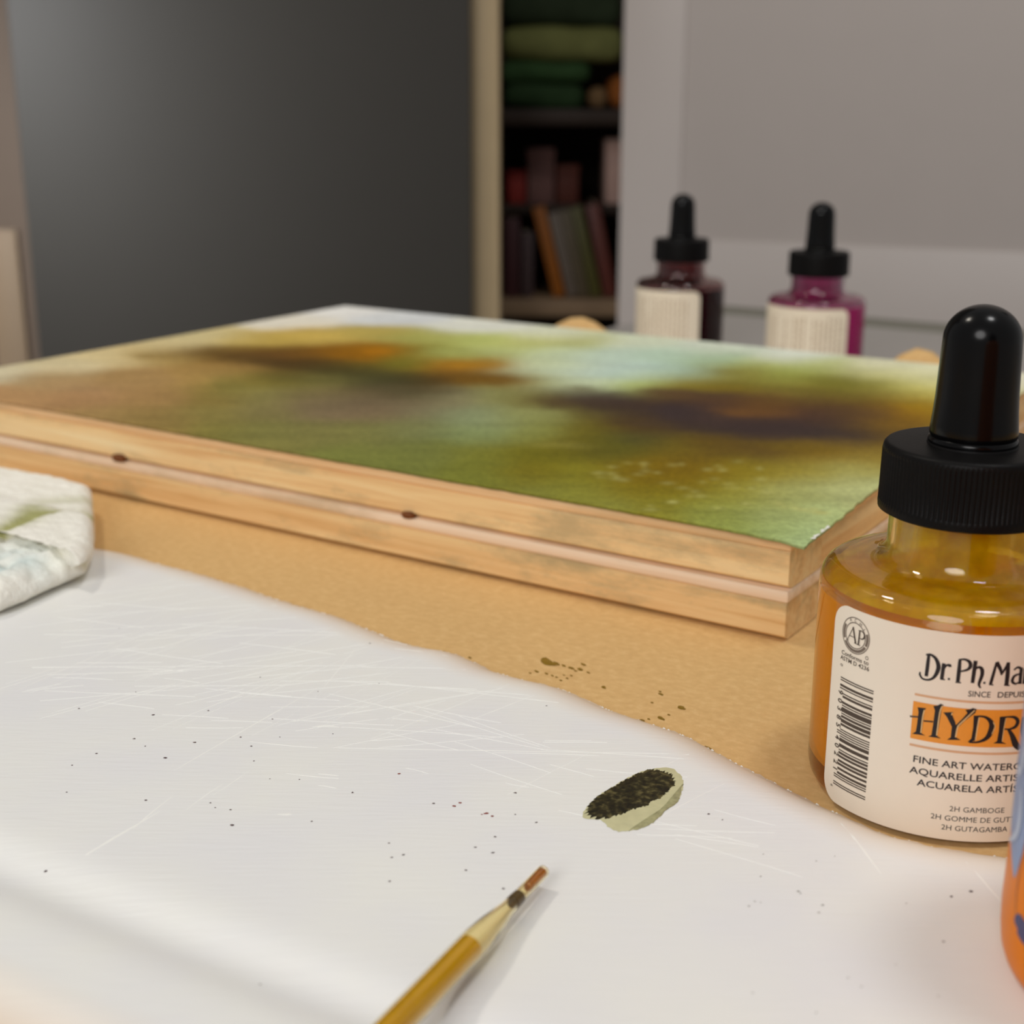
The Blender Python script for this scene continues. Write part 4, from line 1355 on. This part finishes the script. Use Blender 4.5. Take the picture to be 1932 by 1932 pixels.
def label_mesh(name, phi0, s0, s1, z0, z1, R, rad, mat, parent):
    """curved paper label with rounded corners and a thickness of a tenth of a millimetre"""
    pts = []
    for cx, cz, a0 in ((s1 - rad, z1 - rad, 0), (s0 + rad, z1 - rad, 90), (s0 + rad, z0 + rad, 180), (s1 - rad, z0 + rad, 270)):
        for k in range(9):
            a = math.radians(a0 + 90 * k / 8)
            pts.append((cx + rad * math.cos(a), cz + rad * math.sin(a)))
    cols_ = sorted(set([round(p[0], 4) for p in pts] + [round(s0 + (s1 - s0) * i / 90, 4) for i in range(91)]))

    def span(s):
        e = 0.0
        if s < s0 + rad: e = rad - math.sqrt(max(0, rad * rad - (s0 + rad - s) ** 2))
        if s > s1 - rad: e = rad - math.sqrt(max(0, rad * rad - (s - s1 + rad) ** 2))
        return z0 + e, z1 - e
    vs_, fs_ = [], []
    for s in cols_:
        a = phi0 + s / (LR * 1000)
        za, zb = span(s)
        for rr in (R, R - 0.00008):
            for z in (za, zb):
                vs_.append((rr * math.cos(a), rr * math.sin(a), z * 0.001))
    for i in range(len(cols_) - 1):
        a = i * 4; b = a + 4
        fs_ += [(a, b, b + 1, a + 1), (a + 3, b + 3, b + 2, a + 2), (a + 1, b + 1, b + 3, a + 3), (a + 2, b + 2, b, a)]
    fs_ += [(0, 1, 3, 2), (len(vs_) - 4, len(vs_) - 2, len(vs_) - 1, len(vs_) - 3)]
    o = mesh_obj(name, vs_, fs_, mat, parent, smooth=True, sharp=40)
    fix_normals(o)
    return o


SH = [(0.0, 0.0030), (0.0120, 0.0028), (0.0150, 0.0012), (0.0160, 0.0), (0.0172, 0.0001), (0.0182, 0.0007), (0.0188, 0.0017), (0.01905, 0.0030),
      (0.01905, 0.0100), (0.01905, 0.0200), (0.01905, 0.0296), (0.01898, 0.0306), (0.0187, 0.0316), (0.0182, 0.0324), (0.0174, 0.0330), (0.0163, 0.0333), (0.0145, 0.0335), (0.0125, 0.0338), (0.0112, 0.0344), (0.0105, 0.0353), (0.0102, 0.0364), (0.0102, 0.0455)]
INN = [(0.0092, 0.0455), (0.0092, 0.0366), (0.0095, 0.0350), (0.0103, 0.0338), (0.0115, 0.0331), (0.0135, 0.0327), (0.0155, 0.0325), (0.0168, 0.0322), (0.0176, 0.0316), (0.0181, 0.0308), (0.01845, 0.0298), (0.01855, 0.0290), (0.01855, 0.0060), (0.0180, 0.0046), (0.0160, 0.0040), (0.0, 0.0044)]


def dropper_bottle(name, loc, phi_front, label, group, cat, glass_rgb, ink_rgb, ink_z, ink_alpha, detail, film=None):
    e = empty(name, loc)
    tag(e, label, cat, group)
    nseg = 128 if detail else 64
    g = lathe_obj('glass_body', SH + INN, glass_mat(name + '_glass', glass_rgb, 0.0, 1.45, 0.2), e, nseg, 30)
    # ink inside: follows the inner wall up to its level
    prof = [(0.0, 0.0043), (0.0160, 0.0039), (0.0181, 0.0046), (0.01865, 0.0060)]
    lvl = ink_z
    ins = [(r, z) for r, z in INN[::-1] if z > 0.0061 and z < lvl]
    prof += [(r + 0.0001, z) for r, z in ins]
    rl = np.interp(lvl, [z for r, z in INN[::-1][3:]], [r for r, z in INN[::-1][3:]])
    prof += [(rl + 0.0001, lvl), (rl - 0.0006, lvl - 0.0004), (0.0, lvl - 0.0004)]
    m, nt, p = new_mat(name + '_ink')
    p.inputs['Base Color'].default_value = (*ink_rgb, 1)
    p.inputs['Roughness'].default_value = 0.12
    p.inputs['Transmission Weight'].default_value = ink_alpha
    p.inputs['IOR'].default_value = 1.33
    p.inputs['Specular IOR Level'].default_value = 0.12
    lathe_obj('ink', prof, m, e, nseg, 30)
    if film:
        mf, nt, p = new_mat(name + '_ink_film')
        p.inputs['Base Color'].default_value = (*film[0], 1)
        p.inputs['Roughness'].default_value = 0.25
        tr_ = nt.nodes.new('ShaderNodeBsdfTransparent'); tr_.inputs[0].default_value = (*film[1], 1)
        mx = nt.nodes.new('ShaderNodeMixShader')
        tl = nt.nodes.new('ShaderNodeBsdfTranslucent'); tl.inputs[0].default_value = (*film[0], 1)
        mt = nt.nodes.new('ShaderNodeMixShader'); mt.inputs[0].default_value = 0.5
        nt.links.new(p.outputs[0], mt.inputs[1]); nt.links.new(tl.outputs[0], mt.inputs[2])
        tc = nt.nodes.new('ShaderNodeTexCoord')
        n_ = nt.nodes.new('ShaderNodeTexNoise'); n_.inputs['Scale'].default_value = 220; n_.inputs['Detail'].default_value = 3
        nt.links.new(tc.outputs['Object'], n_.inputs['Vector'])
        mr = nt.nodes.new('ShaderNodeMapRange'); mr.inputs[1].default_value = 0.35; mr.inputs[2].default_value = 0.65
        mr.inputs[3].default_value = 1 - film[2] - 0.14; mr.inputs[4].default_value = 1 - film[2] + 0.18
        nt.links.new(n_.outputs['Fac'], mr.inputs[0])
        nt.links.new(mr.outputs[0], mx.inputs[0])
        nt.links.new(mt.outputs[0], mx.inputs[1]); nt.links.new(tr_.outputs[0], mx.inputs[2])
        nt.links.new(mx.outputs[0], nt.nodes['Material Output'].inputs[0])
        fp = [(r - 0.00012, z) for r, z in INN if z > lvl + 0.0002 and z < 0.0456 and r < 0.01835][::-1]
        lathe_obj('ink_film', fp, mf, e, nseg, 60)
    # cap and bulb
    rn = 110
    cap = [(0.0103, 0.0412), (0.0113, 0.0410), (0.01185, 0.0413), (0.01190, 0.0419), (0.01186, 0.0424), (0.01186, 0.0426), (0.01176, 0.0492), (0.01172, 0.0495), (0.0116, 0.0500), (0.0113, 0.05035), (0.0108, 0.05045), (0.0060, 0.05045), (0.0058, 0.0508), (0.0, 0.0508)]
    if detail:
        c_ = lathe_obj('screw_cap', cap, M['black_plastic'], e, rn * 6, 50, rib=(0.04255, 0.0493, 0.00022, rn))
    else:
        c_ = lathe_obj('screw_cap', cap, M['black_plastic'], e, 96, 50)
    bulb = [(0.0, 0.0506), (0.00585, 0.0506), (0.00592, 0.0508), (0.00585, 0.0513), (0.00565, 0.0515), (0.00575, 0.0518), (0.00580, 0.0522), (0.00570, 0.0532), (0.00555, 0.0548), (0.00540, 0.0570), (0.00528, 0.0600), (0.00518, 0.0630), (0.00510, 0.0646)]
    for k in range(1, 15):
        a = math.pi / 2 * k / 14
        bulb.append((0.00510 * math.cos(a) if k < 14 else 0.0, 0.0646 + 0.0047 * math.sin(a)))
    lathe_obj('rubber_bulb', bulb, M['black_rubber'], e, 64, 50)
    # pipette hanging into the ink
    pip = [(0.0, 0.0412), (0.0034, 0.0412), (0.0034, 0.0150), (0.0012, 0.0090), (0.0, 0.0090)]
    if detail:
        mp_ = plain('amber_filled_tube', srgb(176, 98, 4), 0.12, 0.5, noise_scale=200, amount=0.15)
        o = lathe_obj('pipette', [(0.0, 0.0452)] + [(r, z + (0.004 if i < 2 else 0)) for i, (r, z) in enumerate(pip[1:2])] + [(0.0034, 0.0302), (0.0, 0.0302)], mp_, e, 32, 50)
    return e


# --- the yellow ink bottle
BX, BY = 0.0624046, 0.1833435
PHI0 = math.atan2(-BY, -BX)
yb_ = dropper_bottle('ink_bottle', (BX, BY, 0.0), PHI0,
                     'round glass bottle of golden yellow ink with black dropper cap and cream label', 'ink dropper bottles', 'bottle',
                     (1.0, 0.94, 0.66), srgb(234, 150, 0), 0.0295, 0.0, True, film=(srgb(252, 232, 0), (0.99, 0.88, 0.08), 0.60))
R1, R2, R3, R4 = LR + 0.00010, LR + 0.00013, LR + 0.00016, LR + 0.00019
lab = label_mesh('label', PHI0, -18.05, 41.0, 0.9, 30.0, R1, 3.0, M['label_paper'], yb_)
# orange band with its rules
pr = Print(PHI0, R2)
pr.rect(-4.25, 17.2, 14.62, 19.9, 60)
pr.build('orange_band', M['ink_orange'], lab)
pr = Print(PHI0, R2)
pr.rect(-4.15, 17.2, 20.72, 21.04, 60); pr.rect(-4.25, 17.2, 13.55, 13.88, 60)
pr.build('rule_lines', M['ink_rust'], lab)
pr = Print(PHI0, R3)
for q in STROKES['hyd_poly']: pr.poly(q)
for q in STROKES['hyd_stroke']: pr.stroke(q, 1.0)
pr.build('title_lettering', M['ink_black'], lab)
pr = Print(PHI0, R3)
for q in STROKES['dash_poly']: pr.poly(q)
pr.build('title_dash', M['ink_brown'], lab)
pr = Print(PHI0, R4)
for q in STROKES['light']: pr.stroke(q, 1.25)
pr.build('title_highlights', M['ink_highlight'], lab)
pr = Print(PHI0, R2)
for q in STROKES['name']: pr.stroke(q, 1.08)
pr.build('maker_lettering', M['ink_black'], lab)
pr = Print(PHI0, R2)
pr.text('SINCE', 2.4, 21.62, 0.82, width=2.75, bold=0.01)
pr.text('DEPUIS', 6.05, 21.62, 0.82, width=3.6, bold=0.012)
pr.text('FINE ART WATERCOLOR', -3.6, 11.36, 0.98, prefix='FINE ART WATER', width=12.75, bold=0.012)
pr.text('AQUARELLE ARTISTIQUE', -4.0, 9.72, 0.98, prefix='AQUARELLE ARTIS', width=14.0, bold=0.012)
pr.text('ACUARELA ART\u00cdSTICA', -2.9, 8.12, 0.98, prefix='ACUARELA ART', width=11.9, bold=0.012)
pr.text('2H GAMBOGE', 1.5, 5.16, 0.78, width=7.1)
pr.text('2H GOMME DE GUTTE', -0.75, 3.74, 0.78, prefix='2H GOMME DE GUTT', width=11.0)
pr.text('2H GUTAGAMBA', 0.7, 2.36, 0.78, width=8.6)
pr.build('text_lines', M['ink_black'], lab)
# approval seal
pr = Print(PHI0, R2)
sx, sz = -13.55, 26.38
pr.ring(sx, sz, 2.42, 2.56, n=48); pr.ring(sx, sz, 1.72, 1.86, n=48)
pr.ring(sx, sz, 1.95, 2.34, 150, 205, 16); pr.ring(sx, sz, 1.95, 2.34, 215, 330, 24); pr.ring(sx, sz, 1.95, 2.34, 335, 382, 14)
pr.build('seal_ring', M['ink_grey'], lab)
pr = Print(PHI0, R3)
for k, ch in enumerate('ACMI'):
    a = 118 - k * 26
    ra = math.radians(a)
    pr.text(ch, sx + 1.92 * math.cos(ra) - 0.2 * math.sin(ra), sz + 1.92 * math.sin(ra) + 0.2 * -1 * math.cos(ra) * -1 - 0.2 * math.cos(ra), 0.46, rot=a - 90)
pr.stroke([(-14.95, 25.35, 0.10), (-13.95, 27.45, 0.12)], 1); pr.stroke([(-14.0, 27.5, 0.26), (-13.35, 25.35, 0.28)], 1); pr.stroke([(-14.6, 26.1, 0.1), (-13.6, 26.1, 0.1)], 1)
pr.stroke([(-15.15, 25.36, 0.1), (-14.7, 25.36, 0.1)], 1); pr.stroke([(-13.6, 25.36, 0.1), (-12.5, 25.3, 0.1)], 1)
pr.stroke([(-12.75, 27.4, 0.24), (-12.85, 25.3, 0.26)], 1)
pr.stroke([(-12.95, 27.35, 0.1), (-12.4, 27.4, 0.14), (-11.98, 27.1, 0.2), (-11.95, 26.6, 0.26), (-12.3, 26.3, 0.16), (-12.7, 26.35, 0.08)], 1)
pr.text('Conforms to', -15.9, 23.0, 0.62, width=5.0, bold=0.01)
pr.text('ASTM D 4236', -16.1, 22.2, 0.62, width=5.35, bold=0.01)
pr.ring(-11.25, 23.95, 0.18, 0.26, n=16)
pr.build('seal_lettering', M['ink_brown'], lab)
# bar code: 0 90385 40221 6
LC = ['0001101', '0011001', '0010011', '0111101', '0100011', '0110001', '0101111', '0111011', '0110111', '0001011']
code = '090385402216'
bits = '101' + ''.join(LC[int(c)] for c in code[:6]) + '01010' + ''.join(''.join('1' if b == '0' else '0' for b in LC[int(c)]) for c in code[6:]) + '101'
pr = Print(PHI0, R2)
mod = (19.72 - 3.62) / 95
for i, b in enumerate(bits):
    if b == '1':
        zt = 19.72 - i * mod
        guard = i < 10 or i > 84 or 44 < i < 50
        pr.rect(-15.75 if guard else -15.1, -9.8, zt - mod * 1.06, zt, 4)
pr.build('barcode', M['ink_brown'], lab)
pr = Print(PHI0, R3)
for k, ch in enumerate('90385'): pr.text(ch, -15.95, 17.75 - k * 1.235, 0.92, rot=-90, bold=0.02)
for k, ch in enumerate('40221'): pr.text(ch, -15.95, 11.05 - k * 1.24, 0.92, rot=-90, bold=0.02)
pr.text('0', -16.0, 21.55, 0.55, rot=-90); pr.text('6', -16.25, 3.35, 0.55, rot=-90)
pr.build('barcode_digits', M['ink_brown'], lab)
# air bubbles on the ink
bm = bmesh.new()
for (x, y, r) in ((-0.0045, -0.010, 0.0004), (-0.002, -0.0105, 0.0004), (0.0005, -0.0095, 0.0003), (-0.001, -0.0118, 0.0004), (0.002, -0.0075, 0.0003), (-0.0012, -0.0068, 0.0005)):
    bmesh.ops.create_icosphere(bm, subdivisions=2, radius=r, matrix=Matrix.Translation((x, y, 0.0292)))
o = bm_obj('bubbles', bm, plain('ink_bubble', srgb(236, 180, 60), 0.1, 0.6, noise_scale=900), yb_, True, 80)
o['kind'] = 'stuff'

# --- the two bottles behind the panels
def back_label(e, phi, s0, s1, seed):
    l = label_mesh('label', phi, s0, s1, 0.9, 30.0, R1, 3.0, M['label_far'], e)
    rr = random.Random(seed)
    pr = Print(phi, R2)
    for k in range(22):
        s = s0 + 2.6 + k * 1.9
        if s > s1 - 2.5: break
        z = 3.0
        while z < 26:
            L = rr.uniform(0.8, 3.4)
            pr.rect(s, s + 0.75, z, min(27, z + L)); z += L + rr.uniform(0.4, 0.9)
            if rr.random() < 0.03: break
    pr.build('small_print', M['ink_faint'], l)


def bottle_spot(px, cap_top_py, depth):
    p = at_depth(px, cap_top_py, depth)
    return p


dep_m, dep_d = 0.547, 0.60
pm = at_depth(1545, 500, dep_m); pd = at_depth(1285, 500, dep_d)
mg = dropper_bottle('ink_bottle', (pm.x, pm.y, DZ), 0, 'bottle of bright magenta ink with black dropper, standing behind the panels', 'ink dropper bottles', 'bottle',
                    (0.97, 0.80, 0.90), srgb(196, 14, 122), 0.0300, 0.1, False, film=(srgb(170, 20, 110), (0.9, 0.35, 0.65), 0.4))
aim = math.atan2(-pm.y, -pm.x)
back_label(mg, aim, -32.0, 13.2, 1)
mr_ = dropper_bottle('ink_bottle', (pd.x, pd.y, DZ), 0, 'bottle of dark maroon ink with black dropper, left of the magenta one', 'ink dropper bottles', 'bottle',
                     (0.85, 0.62, 0.60), srgb(48, 10, 12), 0.0300, 0.1, False, film=(srgb(74, 22, 24), (0.6, 0.25, 0.25), 0.3))
aim = math.atan2(-pd.y, -pd.x)
back_label(mr_, aim, -40.0, 8.8, 2)

# ------------------------------------------------------------------ orange paint bottle at the right border
OX, OY = 0.0707, 0.1311
OR_ = 0.0168
ob_ = empty('paint_bottle', (OX, OY, BT))
tag(ob_, 'orange paint bottle with blue printed label, in front of the yellow ink bottle', 'bottle')
m_or = plain('orange_paint_plastic', srgb(234, 128, 2), 0.35, 0.12, noise_scale=60, amount=0.12)
prof = [(0.0, 0.0), (0.0143, 0.0), (0.0154, 0.0003), (0.0162, 0.0011), (0.01665, 0.0024), (0.0169, 0.0044), (0.0170, 0.0070), (0.0169, 0.012), (OR_, 0.020), (0.0167, 0.056), (0.0162, 0.060), (0.0145, 0.064), (0.0110, 0.0668), (0.0088, 0.068), (0.0085, 0.072), (0.0, 0.072)]
lathe_obj('bottle_body', prof, m_or, ob_, 96, 50)
lathe_obj('flip_cap', [(0.0, 0.0722), (0.0098, 0.0702), (0.0102, 0.0706), (0.0100, 0.083), (0.0085, 0.0845), (0.0045, 0.085), (0.0035, 0.092), (0.0, 0.0925)], M['black_plastic'], ob_, 64, 40)
PHO = math.atan2(-OY, -OX)


class OPrint(Print):
    def pt(self, s, z):
        a = self.phi0 + s / (OR_ * 1000.0)
        self.v.append((self.R * math.cos(a), self.R * math.sin(a), z * 0.001))
        return len(self.v) - 1


def cyl_hit(px, py, cx, cy, R):
    d = ray(px, py)
    ox, oy = -cx, -cy
    a = d.x * d.x + d.y * d.y; b = 2 * (ox * d.x + oy * d.y); c = ox * ox + oy * oy - R * R
    D = b * b - 4 * a * c
    if D < 0: D = 0
    t = (-b - math.sqrt(D)) / (2 * a)
    p = CAMP + d * t
    ph = math.atan2(p.y - cy, p.x - cx) - PHO
    ph = (ph + math.pi) % (2 * math.pi) - math.pi
    return ph * OR_ * 1000, (p.z - BT) * 1000


bot = cyl_hit(1915, 1670, OX, OY, OR_)
op = OPrint(PHO, OR_ + 0.00012)
zb = bot[1]
sA = -26.0
NB = 20
prev = None
for k in range(NB + 1):          # blue field: straight top, its lower border swings up to the right
    s = sA + (bot[0] + 3.6 - sA) * k / NB
    low = zb + 0.4 + (abs(s - bot[0]) * 1.0 if s < bot[0] else (s - bot[0]) * 3.4)
    low = min(low, 50)
    q = (op.pt(s, low), op.pt(s, 54.0))
    if prev: op.f.append((prev[0], q[0], q[1], prev[1]))
    prev = q
op.build('blue_print', plain('blue_print_ink', srgb(134, 152, 190), 0.4, 0.4, noise_scale=250, amount=0.12), ob_)
op = OPrint(PHO, OR_ + 0.0002)
p0 = cyl_hit(1908, 1585, OX, OY, OR_); p1 = cyl_hit(1920, 1575, OX, OY, OR_); p2 = cyl_hit(1928, 1540, OX, OY, OR_); p3 = cyl_hit(1931, 1490, OX, OY, OR_)
op.stroke([(*p0, 0.5), (*p1, 0.9), (*p2, 1.0), (*p3, 0.6)], 1)
op.stroke([(p0[0] - 2, p0[1] + 9, 0.4), (p1[0] - 1, p1[1] + 7, 0.9), (p2[0] - 0.6, p2[1] + 10, 0.8), (p3[0], p3[1] + 14, 0.6)], 1)
op.build('pale_swirls', plain('pale_blue_print', srgb(184, 196, 218), 0.4, 0.4, noise_scale=250, amount=0.08), ob_)
op = OPrint(PHO, OR_ + 0.0002)
n0 = cyl_hit(1917, 1735, OX, OY, OR_); n1 = cyl_hit(1926, 1742, OX, OY, OR_); n2 = cyl_hit(1938, 1762, OX, OY, OR_)
op.stroke([(*n0, 0.5), (*n1, 2.2), (*n2, 2.6), (n2[0] + 5, n2[1] + 0.6, 2.4), (n2[0] + 9, n2[1] + 1.5, 0.8)], 1)
op.build('navy_mark', plain('navy_print_ink', srgb(66, 62, 104), 0.4, 0.4, noise_scale=250, amount=0.1), ob_)
op = OPrint(PHO, OR_ + 0.00018)
l0 = cyl_hit(1919, 1735, OX, OY, OR_); l1 = cyl_hit(1930, 1625, OX, OY, OR_)
op.stroke([(*l0, 0.16), (l1[0] - 0.3, l1[1] - 3, 0.16), (l1[0] + 0.8, l1[1] + 4, 0.16), (l1[0] + 4, l1[1] + 11, 0.16)], 1)
op.build('outline_rule', plain('brown_print_line', srgb(140, 84, 40), 0.4, 0.4, noise_scale=250, amount=0.1), ob_)

# ------------------------------------------------------------------ amber pipette lying on the board
tip = at(1025, 1644, BT + 0.0022)
tail = at(735, 1945, BT + 0.0042)
axis = (tail - tip); Lp = axis.length; axis.normalize()
pe = empty('glass_dropper', tip)
pe.rotation_mode = 'QUATERNION'
pe.rotation_quaternion = axis.to_track_quat('Z', 'Y')
tag(pe, 'slender amber glass dropper with narrow tip lying on the white board', 'dropper')
m_amber = glass_mat('amber_glass', (0.99, 0.90, 0.62), 0.03, 1.42)
r0, r1 = 0.00082, 0.00170
k1 = 0.0078      # where the narrow tip meets the cone
k2 = 0.0185
LT = Lp + 0.030
outer = [(r0 * 0.7, 0.0), (r0 * 0.95, 0.0), (r0, 0.0003), (r0 * 1.0, k1 * 0.75), (r0 * 0.98, k1), (r0 * 1.25, k1 + 0.003), (r1 * 0.9, k2 - 0.003), (r1, k2), (r1, LT)]
inner = [(r1 * 0.9, LT), (r1 * 0.9, k2), (r1 * 0.78, k2 - 0.003), (r0 * 0.8, k1 + 0.003), (r0 * 0.7, k1), (r0 * 0.7, 0.0)]
lathe_obj('glass_tube', outer + inner, m_amber, pe, 40, 40)
m_fill = plain('amber_fill', srgb(246, 196, 14), 0.15, 0.5, noise_scale=150, amount=0.2)
m_fill2 = plain('brown_fill', srgb(196, 118, 14), 0.15, 0.5, noise_scale=300, amount=0.3)
m_pale = plain('pale_fill', srgb(226, 204, 128), 0.2, 0.5, noise_scale=300, amount=0.1)
lathe_obj('ink_fill', [(0, k2 - 0.0005), (r1 * 0.88, k2 + 0.0012), (r1 * 0.88, LT - 0.001), (0, LT - 0.001)], m_fill, pe, 32, 40)
o = lathe_obj('ink_fill', [(0, 0.0004), (r0 * 0.68, 0.0004), (r0 * 0.68, 0.0046), (0, 0.005)], m_fill2, pe, 24, 40)
o['label'] = 'dark amber ink left in the tip'
lathe_obj('joint_ring', [(0, k1 - 0.0011), (r0 * 1.02, k1 - 0.0009), (r0 * 1.09, k1), (r0 * 1.12, k1 + 0.0011), (0, k1 + 0.0012)], plain('dark_joint', srgb(84, 66, 30), 0.3, 0.4, noise_scale=600, amount=0.3), pe, 24, 60)['label'] = 'dark ring where the tip meets the tube'
lathe_obj('rubber_bulb', [(0, LT - 0.004), (r1 * 1.5, LT - 0.004), (r1 * 1.6, LT), (0.0042, LT + 0.006), (0.0046, LT + 0.016), (0.0036, LT + 0.022), (0.0, LT + 0.024)], M['black_rubber'], pe, 32, 50)
